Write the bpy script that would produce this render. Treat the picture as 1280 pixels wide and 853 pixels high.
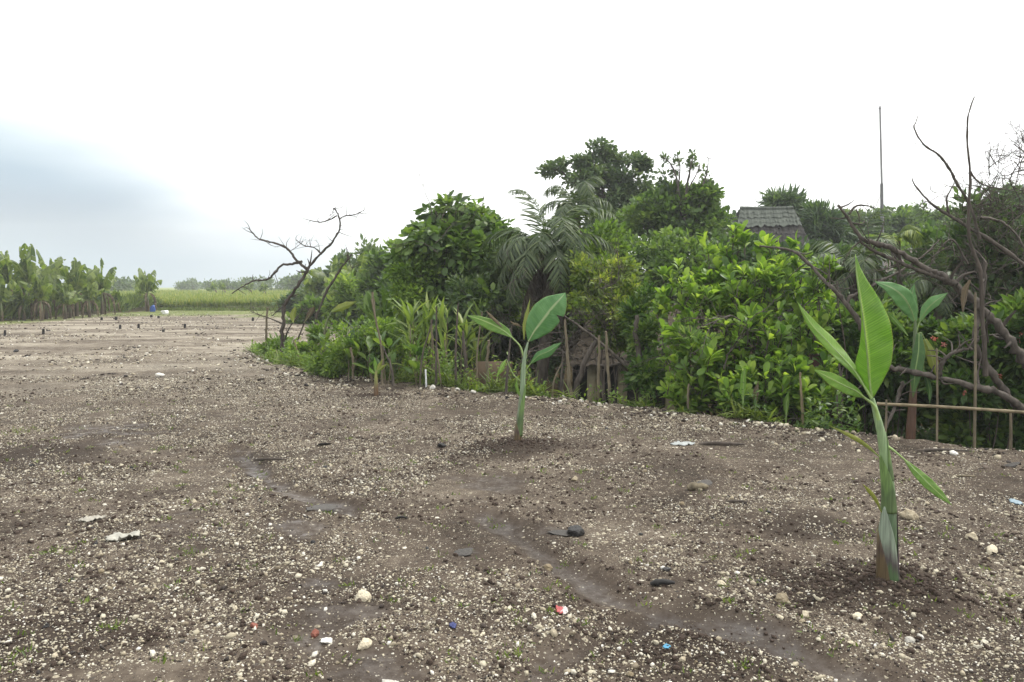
import bpy, math
import numpy as np
from mathutils import Vector
R = math.radians
for o in list(bpy.data.objects): bpy.data.objects.remove(o)
SC = bpy.context.scene
COL = SC.collection
# ------------------------------------------------------------------ camera
F, CX, CY, H, YH = 1000.0, 640.0, 426.5, 1.6, 357.0
PITCH = math.atan((CY - YH) / F); SP, CP = math.sin(PITCH), math.cos(PITCH)
cam = bpy.data.cameras.new('camera'); co = bpy.data.objects.new('camera', cam); COL.objects.link(co)
co.location = (0, 0, H); co.rotation_euler = (math.pi/2 - PITCH, 0, 0)
cam.sensor_width = 36.0; cam.lens = 36.0 * F / 1280.0; cam.clip_start = .05; cam.clip_end = 3000
SC.camera = co
# ------------------------------------------------------------------ world, sun, exposure
SUN_EL, SUN_AZ = 58, 72            # high, to the right
w = bpy.data.worlds.new('World'); SC.world = w; w.use_nodes = True
nt = w.node_tree; nt.nodes.clear(); N = nt.nodes.new; L = nt.links.new
def wn(t, **k):
    n = N(t)
    for a, b in k.items(): setattr(n, a, b)
    return n
sky = wn('ShaderNodeTexSky', sky_type='NISHITA', sun_disc=False); sky.sun_elevation = R(SUN_EL); sky.sun_rotation = R(SUN_AZ)
tc = wn('ShaderNodeTexCoord'); sep = wn('ShaderNodeSeparateXYZ'); L(tc.outputs['Generated'], sep.inputs[0])
nz = wn('ShaderNodeTexNoise'); nz.inputs['Scale'].default_value = 2.2; nz.inputs['Detail'].default_value = 4; nz.inputs['Roughness'].default_value = .45
mp = wn('ShaderNodeMapping'); mp.inputs['Scale'].default_value = (1, 1, 4); L(tc.outputs['Generated'], mp.inputs[0]); L(mp.outputs[0], nz.inputs[0])
def m(op, a, b=None, c=None):
    n = wn('ShaderNodeMath', operation=op)
    for i, v in enumerate((a, b, c)):
        if v is None: continue
        if isinstance(v, (int, float)): n.inputs[i].default_value = v
        else: L(v, n.inputs[i])
    return n.outputs[0]
# dark rain cloud low on the left: ellipse in direction space
dx = m('DIVIDE', m('ADD', sep.outputs[0], .72), .60)
dz = m('DIVIDE', m('SUBTRACT', sep.outputs[2], .01), .24)
rr = m('SQRT', m('ADD', m('MULTIPLY', dx, dx), m('MULTIPLY', dz, dz)))
rr = m('ADD', rr, m('MULTIPLY', m('SUBTRACT', nz.outputs[0], .5), .75))
mask = wn('ShaderNodeMapRange', interpolation_type='SMOOTHSTEP'); L(rr, mask.inputs[0])
for i, v in ((1, .50), (2, 1.16), (3, 1.0), (4, 0.0)): mask.inputs[i].default_value = v
zz = m('ADD', sep.outputs[2], m('MULTIPLY', m('SUBTRACT', nz.outputs[0], .5), .09))
ramp = wn('ShaderNodeValToRGB'); L(m('MULTIPLY', zz, 4.0), ramp.inputs[0])
cr = ramp.color_ramp
cr.elements[0].position = 0; cr.elements[0].color = (.215, .26, .325, 1)
cr.elements[1].position = 1; cr.elements[1].color = (.48, .54, .54, 1)
for p, c in ((.14, (.18, .225, .295, 1)), (.27, (.13, .165, .23, 1)), (.45, (.185, .245, .31, 1)), (.72, (.33, .40, .43, 1))):
    e = cr.elements.new(p); e.color = c
sc1 = wn('ShaderNodeVectorMath', operation='SCALE'); L(ramp.outputs[0], sc1.inputs[0]); sc1.inputs['Scale'].default_value = 10.
mixc = wn('ShaderNodeMix', data_type='RGBA'); mixc.inputs[6].default_value = (8.2, 8.2, 8.2, 1)
L(mask.outputs[0], mixc.inputs[0]); L(sc1.outputs[0], mixc.inputs[7])
mixs = wn('ShaderNodeMix', data_type='RGBA'); mixs.inputs[0].default_value = .97
L(sky.outputs[0], mixs.inputs[6]); L(mixc.outputs[2], mixs.inputs[7])
bg = wn('ShaderNodeBackground'); bg.inputs[1].default_value = .1; L(mixs.outputs[2], bg.inputs[0])
wo = wn('ShaderNodeOutputWorld'); L(bg.outputs[0], wo.inputs[0])
sl = bpy.data.lights.new('sun', 'SUN'); sl.energy = 1.5; sl.angle = R(10); sl.color = (1, .965, .9)
so = bpy.data.objects.new('sun', sl); COL.objects.link(so)
so.rotation_euler = Vector((-math.sin(R(SUN_AZ))*math.cos(R(SUN_EL)), -math.cos(R(SUN_AZ))*math.cos(R(SUN_EL)), -math.sin(R(SUN_EL)))).to_track_quat('-Z', 'Y').to_euler()
SC.view_settings.view_transform = 'Standard'; SC.view_settings.look = 'None'; SC.view_settings.gamma = 1; SC.view_settings.exposure = 1.15
SC.render.engine = 'CYCLES'
try:
    SC.cycles.max_bounces = 6; SC.cycles.transmission_bounces = 4; SC.cycles.volume_bounces = 1
except Exception: pass
# ------------------------------------------------------------------ pixel <-> world
def ray(px, py):
    u = (px-CX)/F; v = (CY-py)/F
    return np.array([u, CP + v*SP, -SP + v*CP])
def at(px, py, Y):
    d = ray(px, py); return np.array([0, 0, H]) + d*(Y/d[1])
def gr(px, py, z=0.0):
    d = ray(px, py); return np.array([0, 0, H]) + d*((z-H)/d[2])
# ------------------------------------------------------------------ numpy noise
def _h(i, j, s):
    n = (i*374761393 + j*668265263 + s*1442695041) & 0x7fffffff
    n = ((n ^ (n >> 13))*1274126177) & 0x7fffffff
    return ((n ^ (n >> 16)) & 0xffff)/65535.0
def vnoise(x, y, s=0):
    x = np.asarray(x, float); y = np.asarray(y, float)
    i = np.floor(x).astype(np.int64); j = np.floor(y).astype(np.int64); fx = x-i; fy = y-j
    fx = fx*fx*(3-2*fx); fy = fy*fy*(3-2*fy)
    a = _h(i, j, s); b = _h(i+1, j, s); c = _h(i, j+1, s); d = _h(i+1, j+1, s)
    return (a*(1-fx)+b*fx)*(1-fy) + (c*(1-fx)+d*fx)*fy
def fbm(x, y, o=4, s=0):
    r = 0; a = .5; t = 0
    for k in range(o): r = r + a*vnoise(x*2**k, y*2**k, s+k*17); t += a; a *= .5
    return r/t
def sst(a, b, x):
    t = np.clip((x-a)/(b-a), 0, 1); return t*t*(3-2*t)
def segdist(x, y, P):
    d = np.full(np.shape(x), 1e9)
    for (ax, ay), (bx, by) in zip(P[:-1], P[1:]):
        ex, ey = bx-ax, by-ay; t = np.clip(((x-ax)*ex+(y-ay)*ey)/(ex*ex+ey*ey), 0, 1)
        d = np.minimum(d, np.hypot(x-ax-t*ex, y-ay-t*ey))
    return d
def inside(x, y, P):
    r = np.zeros(np.shape(x), bool); Q = P+[P[0]]
    for (ax, ay), (bx, by) in zip(Q[:-1], Q[1:]):
        c = (ay > y) != (by > y)
        with np.errstate(divide='ignore', invalid='ignore'):
            xi = ax + (y-ay)*(bx-ax)/((by-ay) if by != ay else 1e-9)
        r ^= c & (x < xi)
    return r
EDGEPX = [(312, 441), (335, 455), (380, 465), (450, 474), (550, 487), (640, 494), (700, 501), (800, 512), (880, 522), (950, 529), (1050, 542), (1160, 556), (1280, 574), (1500, 612)]
EDGE = [tuple(gr(*p)[:2]) for p in EDGEPX]
GPOLY = EDGE + [(30, 3), (80, 3), (80, 110), (2, 110), (-1.0, 46), (-1.6, 34), (-3.2, 27), (-5.2, 23.5), (-6.4, 20.5)]
TRACK = [tuple(gr(*p)[:2]) for p in [(600, 640), (640, 662), (690, 700), (760, 742), (860, 768), (960, 795), (1060, 838), (1180, 900)]]
TRACK2 = [tuple(gr(*p)[:2]) for p in [(290, 560), (335, 595), (370, 620), (440, 640), (520, 652), (600, 640)]]
TRACK3 = [tuple(gr(*p)[:2]) for p in [(835, 762), (760, 790), (690, 815), (640, 870)]]
WET = [(gr(px, py), r*.8) for px, py, r in [(150, 548, .4), (128, 535, .5), (430, 775, .22), (400, 800, .2), (470, 830, .22), (500, 845, .2), (390, 730, .16), (370, 655, .25), (250, 690, .25), (690, 668, .12), (590, 690, .12), (560, 470, .1), (240, 650, .3), (620, 600, .3)]]
MOUND = [(gr(1110, 736), .42, .06), (gr(648, 558), .45, .05), (gr(470, 497), .4, .04), (gr(1138, 543), .35, .03)]
def terrain(x, y):
    """height, garden mask, wet mask, field mask"""
    x = np.asarray(x, float); y = np.asarray(y, float)
    fade = 1-sst(18, 40, np.hypot(x, y))
    h = .05*(fbm(x*.55, y*.55, 3, 1)-.5) + fade*(.045*(fbm(x*2.1, y*2.1, 3, 2)-.5) + .034*(fbm(x*7, y*7, 4, 3)-.5))
    # faint long wheel marks
    tr = np.minimum(segdist(x, y, TRACK), segdist(x, y, TRACK2)*1.1); tr = np.minimum(tr, segdist(x, y, TRACK3)*1.4)
    n = .28*(fbm(x*3.5, y*3.5, 4, 5)-.5)
    t1 = 1-sst(.03, .19, segdist(x, y, TRACK)+n*.8); tw = np.maximum(t1*sst(.2, .42, fbm(x*1.3+9, y*1.3, 3, 6)+.06), (1-sst(.02, .2, tr+n))*sst(.35, .55, fbm(x*1.3+9, y*1.3, 3, 6)))
    h = h - .035*tw + .02*np.exp(-((tr-.20)/.07)**2)
    wet = tw*.85
    for p, r in WET:
        d = np.hypot((x-p[0]), (y-p[1])*.8) + 1.9*r*(fbm(x*3, y*5, 4, 9)-.5)*2
        wv = (1-sst(r*.2, r*1.6, d))*.72; wet = np.maximum(wet, wv); h = h - .012*wv
    for p, r, a in MOUND:
        d = np.hypot(x-p[0], y-p[1]); h = h + a*np.exp(-(d/r)**2)*(.5+fbm(x*7, y*7, 3, 4)) - .02*np.exp(-((d-r*1.3)/.12)**2)
    ed = segdist(x, y, GPOLY+[GPOLY[0]])
    ins = inside(x, y, GPOLY)
    sd = np.where(ins, ed, -ed) + .25*(fbm(x*1.7, y*1.7, 3, 12)-.5)
    h = h + .09*np.exp(-((sd+.15)/.35)**2)*(fbm(x*2.5, y*2.5, 3, 13)-.2)
    g = sst(.0, .9, sd)
    h = h - .85*g
    fd = np.maximum(-22.6-x + .8*(fbm(y*.35, x*.1, 3, 20)-.5), np.maximum(y-51 + .6*(fbm(x*.35, y*.1, 3, 21)-.5), -999))
    fm = sst(0, .45, fd)*(1-g)
    h = h + .36*fm
    return h, g, wet, fm
def hz(x, y): return float(terrain(np.array([x]), np.array([y]))[0][0])
# ------------------------------------------------------------------ mesh builder
class MB:
    def __init__(s): s.V = []; s.Fs = []; s.rn = []; s.uv = []; s.n = 0
    def add(s, V, Fc, rnd=0.5, uv=None):
        V = np.asarray(V, float).reshape(-1, 3); Fc = np.asarray(Fc, np.int64)
        s.V.append(V); s.Fs.append(Fc + s.n)
        s.rn.append(np.broadcast_to(np.asarray(rnd, float), (len(Fc),)).copy())
        s.uv.append(np.zeros((len(V), 2)) if uv is None else np.asarray(uv, float)); s.n += len(V)
    def build(s, name, mat, parent=None, origin=None, smooth=True):
        V = np.concatenate(s.V); uv = np.concatenate(s.uv)
        if parent is not None: O = np.array(parent['_o'])
        else: O = np.array(origin if origin is not None else (0, 0, 0), float)
        me = bpy.data.meshes.new(name)
        me.vertices.add(len(V)); me.vertices.foreach_set('co', (V-O).astype(np.float32).ravel())
        lt = np.concatenate([np.full(len(f), f.shape[1]) for f in s.Fs]); lv = np.concatenate([f.ravel() for f in s.Fs])
        me.loops.add(len(lv)); me.loops.foreach_set('vertex_index', lv.astype(np.int32))
        me.polygons.add(len(lt)); me.polygons.foreach_set('loop_start', np.concatenate([[0], np.cumsum(lt)[:-1]]).astype(np.int32))
        try: me.polygons.foreach_set('loop_total', lt.astype(np.int32))
        except Exception: pass
        me.polygons.foreach_set('use_smooth', np.full(len(lt), smooth))
        a = me.attributes.new('rnd', 'FLOAT', 'FACE'); a.data.foreach_set('value', np.concatenate(s.rn).astype(np.float32))
        ul = me.uv_layers.new(name='UVMap'); ul.data.foreach_set('uv', uv[lv].astype(np.float32).ravel())
        me.update(calc_edges=True); me.validate()
        if mat is not None: me.materials.append(mat)
        o = bpy.data.objects.new(name, me); COL.objects.link(o)
        if parent is not None: o.parent = parent
        else: o.location = O
        o['_o'] = list(map(float, O))
        return o
def tag(o, label=None, cat=None, group=None, kind=None):
    if label: o['label'] = label
    if cat: o['category'] = cat
    if group: o['group'] = group
    if kind: o['kind'] = kind
    return o
def thing(name, loc, label, cat, group=None):
    o = bpy.data.objects.new(name, None); COL.objects.link(o); o.location = tuple(map(float, loc)); o['_o'] = list(map(float, loc)); o.empty_display_size = .2
    return tag(o, label, cat, group)
def nrm(v):
    v = np.asarray(v, float); return v/np.maximum(np.linalg.norm(v, axis=-1, keepdims=True), 1e-9)
def spline(P, n):
    P = np.asarray(P, float); k = len(P)
    if k == 2: return P[0] + (P[1]-P[0])*np.linspace(0, 1, n)[:, None]
    Q = np.vstack([2*P[0]-P[1], P, 2*P[-1]-P[-2]]); t = np.linspace(0, k-1-1e-6, n); i = t.astype(int); f = (t-i)[:, None]
    a, b, c, d = Q[i], Q[i+1], Q[i+2], Q[i+3]
    return .5*((2*b) + (c-a)*f + (2*a-5*b+4*c-d)*f**2 + (3*b-a-3*c+d)*f**3)
def tube(mb, P, r, n=6, steps=None, rnd=.5, cap=True, lump=0, rs=None):
    P = np.asarray(P, float); r = np.asarray(r, float)
    if r.ndim == 0: r = np.full(len(P), float(r))
    if steps:
        rr_ = np.interp(np.linspace(0, 1, steps), np.linspace(0, 1, len(r)), r); P = spline(P, steps); r = rr_
    T = nrm(np.gradient(P, axis=0)); k = len(P)
    ref = np.array([0, 0, 1.]) if abs(T[0][2]) < .9 else np.array([1., 0, 0])
    X = nrm(np.cross(T[0], ref)); xs = [X]
    for i in range(1, k):
        X = nrm(X - T[i]*np.dot(X, T[i])); xs.append(X)
    X = np.array(xs); Y = np.cross(T, X); a = np.linspace(0, 2*np.pi, n, endpoint=False)
    rad = r[:, None]*np.ones(n)[None]
    if lump: rad = rad*(1+lump*((rs or RS).random((k, n))-.5))
    V = P[:, None] + rad[..., None]*(np.cos(a)[None, :, None]*X[:, None] + np.sin(a)[None, :, None]*Y[:, None])
    i = np.arange(k-1)[:, None]*n; j = np.arange(n)[None]; j2 = (j+1) % n
    Fc = np.stack([i+j, i+j2, i+n+j2, i+n+j], -1).reshape(-1, 4)
    uv = np.stack(np.broadcast_arrays(np.linspace(0, 1, n)[None], np.linspace(0, 1, k)[:, None]), -1).reshape(-1, 2)
    mb.add(V.reshape(-1, 3), Fc, rnd, uv)
    if cap:
        for e, pt in ((0, P[0]), (k-1, P[-1])):
            ring = V[e]; c = len(ring); idx = np.arange(c)
            f = np.stack([np.full(c, c), idx, (idx+1) % c] if e else [np.full(c, c), (idx+1) % c, idx], -1)
            mb.add(np.vstack([ring, pt]), f, rnd)
def box(mb, c, s, rz=0, rnd=.5, tilt=None):
    v = np.array([[x, y, z] for z in (-1, 1) for y in (-1, 1) for x in (-1, 1)], float)*np.array(s)/2
    if tilt is not None: v = v@np.array(tilt).T
    cz, sz = math.cos(rz), math.sin(rz); v = v@np.array([[cz, sz, 0], [-sz, cz, 0], [0, 0, 1]])
    mb.add(v+np.array(c), [[0, 2, 3, 1], [4, 5, 7, 6], [0, 1, 5, 4], [2, 6, 7, 3], [0, 4, 6, 2], [1, 3, 7, 5]], rnd)
# leaf templates: y along length 0..1, x across, z normal
def T_leaf(prof, fold=.25, bend=-.15):
    ys = [p[0] for p in prof]; V = []; Fc = []; uv = []
    for y, wd in prof:
        z = bend*y*y
        for s in (-1, 0, 1): V.append((s*wd, y, z + abs(s)*wd*fold)); uv.append((.5+.5*s, y))
    for i in range(len(prof)-1):
        a = 3*i; Fc += [[a, a+1, a+4, a+3], [a+1, a+2, a+5, a+4]]
    return np.array(V), np.array(Fc), np.array(uv)
LF_DIA = (np.array([[0, 0, 0], [.3, .5, .06], [0, 1, -.1], [-.3, .5, .06]]), np.array([[0, 1, 2, 3]]), np.array([[.5, 0], [1, .5], [.5, 1], [0, .5]]))
LF_BRD = T_leaf([(0, .02), (.25, .26), (.6, .3), (.85, .17), (1, .01)])
LF_OBO = T_leaf([(0, .02), (.3, .09), (.6, .18), (.8, .20), (.93, .14), (1, .02)], .3, -.28)
LF_ELL = T_leaf([(0, .02), (.3, .2), (.65, .2), (1, .01)], .3, -.2)
LF_LAN = T_leaf([(0, .012), (.2, .05), (.5, .06), (.8, .04), (1, .003)], .35, -.3)
LF_STR = T_leaf([(0, .02), (.5, .03), (1, .004)], .3, -.35)
def leaves(mb, T, pos, d, up, size, rnd, wid=1.):
    V, Fc, uv = T; pos = np.asarray(pos); n = len(pos); y = nrm(d); x = nrm(np.cross(y, up)); z = np.cross(x, y)
    s = np.broadcast_to(np.asarray(size, float), (n,))[:, None, None]
    W = pos[:, None] + s*(V[None, :, 0:1]*wid*x[:, None] + V[None, :, 1:2]*y[:, None] + V[None, :, 2:3]*z[:, None])
    m_ = len(V); FF = (Fc[None] + (np.arange(n)*m_)[:, None, None]).reshape(-1, Fc.shape[1])
    mb.add(W.reshape(-1, 3), FF, np.repeat(np.broadcast_to(rnd, (n,)), len(Fc)), np.tile(uv, (n, 1)))
RS = np.random.default_rng(7)
def rvec(n, rs=None): return nrm((rs or RS).normal(size=(n, 3)))
# ------------------------------------------------------------------ materials
def newmat(name):
    mt = bpy.data.materials.new(name); mt.use_nodes = True; t = mt.node_tree; t.nodes.clear()
    return mt, t
def nn(t, ty, ins=None, **k):
    n = t.nodes.new(ty)
    for a, b in k.items(): setattr(n, a, b)
    for a, b in (ins or {}).items():
        if hasattr(b, 'is_output') or isinstance(b, bpy.types.NodeSocket): t.links.new(b, n.inputs[a])
        else: n.inputs[a].default_value = b
    return n
def ramp_(t, fac, stops):
    n = nn(t, 'ShaderNodeValToRGB', {0: fac}); e = n.color_ramp.elements
    while len(e) > 1: e.remove(e[-1])
    e[0].position = stops[0][0]; e[0].color = (*stops[0][1], 1)
    for p, c in stops[1:]:
        q = e.new(p); q.color = (*c, 1)
    return n.outputs[0]
def leafmat(name, dark, mid, light, trans=.35, rough=.45, spec=.4, warm=(1.5, 1.55, .7), mottled=.25):
    mt, t = newmat(name)
    at_ = nn(t, 'ShaderNodeAttribute', attribute_name='rnd')
    geo = nn(t, 'ShaderNodeNewGeometry'); no = nn(t, 'ShaderNodeTexNoise', {'Vector': geo.outputs['Position'], 'Scale': 2.3, 'Detail': 2})
    f = nn(t, 'ShaderNodeMath', {0: no.outputs[0], 1: mottled*2, 2: -mottled}, operation='MULTIPLY_ADD')
    f = nn(t, 'ShaderNodeMath', {0: f.outputs[0], 1: at_.outputs['Fac']}, operation='ADD')
    c = ramp_(t, f.outputs[0], [(0, dark), (.5, mid), (1, light)])
    p = nn(t, 'ShaderNodeBsdfPrincipled', {'Base Color': c, 'Roughness': rough, 'Specular IOR Level': spec})
    wc = nn(t, 'ShaderNodeMix', {0: 1.0, 6: c, 7: (*warm, 1)}, data_type='RGBA', blend_type='MULTIPLY')
    tr = nn(t, 'ShaderNodeBsdfTranslucent', {0: wc.outputs[2]})
    mx = nn(t, 'ShaderNodeMixShader', {0: trans, 1: p.outputs[0], 2: tr.outputs[0]})
    nn(t, 'ShaderNodeOutputMaterial', {0: mx.outputs[0]}); return mt
def barkmat(name, a, b, scale=12, rough=.85, zs=.25, bump=.5, ysc=1):
    mt, t = newmat(name); tcn = nn(t, 'ShaderNodeTexCoord'); mpn = nn(t, 'ShaderNodeMapping', {0: tcn.outputs['Object'], 3: (1, ysc, zs)})
    no = nn(t, 'ShaderNodeTexNoise', {'Vector': mpn.outputs[0], 'Scale': scale, 'Detail': 6, 'Roughness': .65})
    c = ramp_(t, no.outputs[0], [(.3, a), (.7, b)])
    bp = nn(t, 'ShaderNodeBump', {'Height': no.outputs[0], 'Strength': bump, 'Distance': .01})
    p = nn(t, 'ShaderNodeBsdfPrincipled', {'Base Color': c, 'Roughness': rough, 'Normal': bp.outputs[0], 'Specular IOR Level': .25})
    nn(t, 'ShaderNodeOutputMaterial', {0: p.outputs[0]}); return mt
def stonemat(name, a, b, rough=.8):
    mt, t = newmat(name); at_ = nn(t, 'ShaderNodeAttribute', attribute_name='rnd'); oi = nn(t, 'ShaderNodeObjectInfo')
    geo = nn(t, 'ShaderNodeNewGeometry'); no = nn(t, 'ShaderNodeTexNoise', {'Vector': geo.outputs['Position'], 'Scale': 45, 'Detail': 5, 'Roughness': .7})
    s = nn(t, 'ShaderNodeMath', {0: at_.outputs['Fac'], 1: oi.outputs['Random']}, operation='ADD')
    s = nn(t, 'ShaderNodeMath', {0: s.outputs[0], 1: .5}, operation='MULTIPLY')
    s = nn(t, 'ShaderNodeMath', {0: no.outputs[0], 1: s.outputs[0]}, operation='ADD')
    s = nn(t, 'ShaderNodeMath', {0: s.outputs[0], 1: .5}, operation='SUBTRACT')
    c = ramp_(t, s.outputs[0], [(.15, a), (.75, b)])
    vo = nn(t, 'ShaderNodeTexVoronoi', {'Vector': geo.outputs['Position'], 'Scale': 90})
    hh = nn(t, 'ShaderNodeMath', {0: vo.outputs[0], 1: no.outputs[0]}, operation='ADD')
    bp = nn(t, 'ShaderNodeBump', {'Height': hh.outputs[0], 'Strength': .8, 'Distance': .006})
    p = nn(t, 'ShaderNodeBsdfPrincipled', {'Base Color': c, 'Roughness': rough, 'Normal': bp.outputs[0], 'Specular IOR Level': .3})
    nn(t, 'ShaderNodeOutputMaterial', {0: p.outputs[0]}); return mt
def pebmat(name):
    mt, t = newmat(name); at_ = nn(t, 'ShaderNodeAttribute', attribute_name='rnd')
    c = ramp_(t, at_.outputs['Fac'], [(0, (.02, .016, .014)), (.16, (.05, .036, .027)), (.33, (.12, .09, .066)), (.5, (.33, .28, .195)), (.72, (.49, .445, .33)), (.9, (.63, .585, .47)), (1, (.72, .70, .63))])
    geo = nn(t, 'ShaderNodeNewGeometry'); no = nn(t, 'ShaderNodeTexNoise', {'Vector': geo.outputs['Position'], 'Scale': 160, 'Detail': 3})
    v = nn(t, 'ShaderNodeMapRange', {0: no.outputs[0], 1: .3, 2: .65, 3: .62, 4: 1.0})
    cc = nn(t, 'ShaderNodeMix', {0: 1.0, 6: c, 7: v.outputs[0]}, data_type='RGBA', blend_type='MULTIPLY')
    p = nn(t, 'ShaderNodeBsdfPrincipled', {'Base Color': cc.outputs[2], 'Roughness': .7, 'Specular IOR Level': .3})
    nn(t, 'ShaderNodeOutputMaterial', {0: p.outputs[0]}); return mt
def plain(name, c, rough=.6, var=.3, scale=20, metal=0):
    mt, t = newmat(name); tcn = nn(t, 'ShaderNodeTexCoord'); no = nn(t, 'ShaderNodeTexNoise', {'Vector': tcn.outputs['Object'], 'Scale': scale, 'Detail': 5})
    cc = ramp_(t, no.outputs[0], [(.25, tuple(x*(1-var) for x in c)), (.75, tuple(min(1, x*(1+var)) for x in c))])
    bp = nn(t, 'ShaderNodeBump', {'Height': no.outputs[0], 'Strength': .3, 'Distance': .005})
    p = nn(t, 'ShaderNodeBsdfPrincipled', {'Base Color': cc, 'Roughness': rough, 'Metallic': metal, 'Normal': bp.outputs[0]})
    nn(t, 'ShaderNodeOutputMaterial', {0: p.outputs[0]}); return mt
def bananaleaf(name, dark, light, rib=(.42, .5, .2), trans=.4, rough=.4, warm=(1.5, 1.7, .55), edge=(.35, .3, .1)):
    """uv: u across the blade, v along it; side veins run across"""
    mt, t = newmat(name); uvn = nn(t, 'ShaderNodeUVMap'); sx = nn(t, 'ShaderNodeSeparateXYZ', {0: uvn.outputs[0]})
    a = nn(t, 'ShaderNodeMath', {0: sx.outputs[0], 1: .5}, operation='SUBTRACT'); a = nn(t, 'ShaderNodeMath', {0: a.outputs[0]}, operation='ABSOLUTE')
    # v shifted forward away from the rib so veins slant
    vv = nn(t, 'ShaderNodeMath', {0: a.outputs[0], 1: -.12, 2: sx.outputs[1]}, operation='MULTIPLY_ADD')
    cb = nn(t, 'ShaderNodeCombineXYZ', {0: vv.outputs[0]})
    w1 = nn(t, 'ShaderNodeTexWave', {'Vector': cb.outputs[0], 'Scale': 22.0, 'Distortion': .6, 'Detail': 2, 'Detail Scale': 2.0})
    no = nn(t, 'ShaderNodeTexNoise', {'Vector': nn(t, 'ShaderNodeCombineXYZ', {0: nn(t, 'ShaderNodeMath', {0: vv.outputs[0], 1: 60.}, operation='MULTIPLY').outputs[0], 1: a.outputs[0]}).outputs[0], 'Scale': 1.0, 'Detail': 3})
    geo = nn(t, 'ShaderNodeNewGeometry'); no2 = nn(t, 'ShaderNodeTexNoise', {'Vector': geo.outputs['Position'], 'Scale': 6, 'Detail': 3})
    at_ = nn(t, 'ShaderNodeAttribute', attribute_name='rnd')
    s = nn(t, 'ShaderNodeMath', {0: no.outputs[0], 1: no2.outputs[0]}, operation='ADD')
    s = nn(t, 'ShaderNodeMath', {0: s.outputs[0], 1: at_.outputs['Fac']}, operation='ADD')
    s = nn(t, 'ShaderNodeMath', {0: s.outputs[0], 1: .9}, operation='SUBTRACT')
    c = ramp_(t, s.outputs[0], [(.2, dark), (1, light)])
    rm = nn(t, 'ShaderNodeMapRange', {0: a.outputs[0], 1: .02, 2: .06, 3: 1, 4: 0})
    c2 = nn(t, 'ShaderNodeMix', {0: rm.outputs[0], 6: c, 7: (*rib, 1)}, data_type='RGBA')
    ea = nn(t, 'ShaderNodeMath', {0: no2.outputs[0], 1: .05, 2: a.outputs[0]}, operation='MULTIPLY_ADD')
    em = nn(t, 'ShaderNodeMapRange', {0: ea.outputs[0], 1: .503, 2: .53, 3: 0, 4: .8})
    c3 = nn(t, 'ShaderNodeMix', {0: em.outputs[0], 6: c2.outputs[2], 7: (*edge, 1)}, data_type='RGBA')
    bp = nn(t, 'ShaderNodeBump', {'Height': w1.outputs[0], 'Strength': .35, 'Distance': .003})
    p = nn(t, 'ShaderNodeBsdfPrincipled', {'Base Color': c3.outputs[2], 'Roughness': rough, 'Specular IOR Level': .45, 'Normal': bp.outputs[0]})
    wv = nn(t, 'ShaderNodeMix', {0: 1.0, 6: c3.outputs[2], 7: (*warm, 1)}, data_type='RGBA', blend_type='MULTIPLY')
    vn = nn(t, 'ShaderNodeMapRange', {0: w1.outputs[0], 1: 0, 2: 1, 3: .78, 4: 1.08})
    wv2 = nn(t, 'ShaderNodeMix', {0: 1.0, 6: wv.outputs[2], 7: vn.outputs[0]}, data_type='RGBA', blend_type='MULTIPLY')
    tr = nn(t, 'ShaderNodeBsdfTranslucent', {0: wv2.outputs[2], 1: bp.outputs[0]})
    mx = nn(t, 'ShaderNodeMixShader', {0: trans, 1: p.outputs[0], 2: tr.outputs[0]})
    nn(t, 'ShaderNodeOutputMaterial', {0: mx.outputs[0]}); return mt
def stemmat(name, base, upper, blotch, zsplit=.35):
    mt, t = newmat(name); uvn = nn(t, 'ShaderNodeUVMap'); sx = nn(t, 'ShaderNodeSeparateXYZ', {0: uvn.outputs[0]})
    tcn = nn(t, 'ShaderNodeTexCoord'); mpn = nn(t, 'ShaderNodeMapping', {0: tcn.outputs['Object'], 3: (3, 3, .35)})
    no = nn(t, 'ShaderNodeTexNoise', {'Vector': mpn.outputs[0], 'Scale': 9, 'Detail': 4, 'Roughness': .6})
    s = nn(t, 'ShaderNodeMath', {0: no.outputs[0], 1: .6, 2: -.3}, operation='MULTIPLY_ADD'); s = nn(t, 'ShaderNodeMath', {0: s.outputs[0], 1: sx.outputs[1]}, operation='ADD')
    c = ramp_(t, s.outputs[0], [(0, base), (zsplit, base), (min(.98, zsplit+.12), blotch), (min(.99, zsplit+.3), upper), (1, upper)])
    mp2 = nn(t, 'ShaderNodeMapping', {0: tcn.outputs['Object'], 3: (1, 1, .04)})
    no2 = nn(t, 'ShaderNodeTexNoise', {'Vector': mp2.outputs[0], 'Scale': 130, 'Detail': 3})
    v = nn(t, 'ShaderNodeMapRange', {0: no2.outputs[0], 1: .3, 2: .7, 3: .6, 4: 1.15})
    cc = nn(t, 'ShaderNodeMix', {0: 1.0, 6: c, 7: v.outputs[0]}, data_type='RGBA', blend_type='MULTIPLY')
    bp = nn(t, 'ShaderNodeBump', {'Height': no2.outputs[0], 'Strength': .5, 'Distance': .003})
    p = nn(t, 'ShaderNodeBsdfPrincipled', {'Base Color': cc.outputs[2], 'Roughness': .45, 'Specular IOR Level': .4, 'Normal': bp.outputs[0]})
    nn(t, 'ShaderNodeOutputMaterial', {0: p.outputs[0]}); return mt
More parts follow.
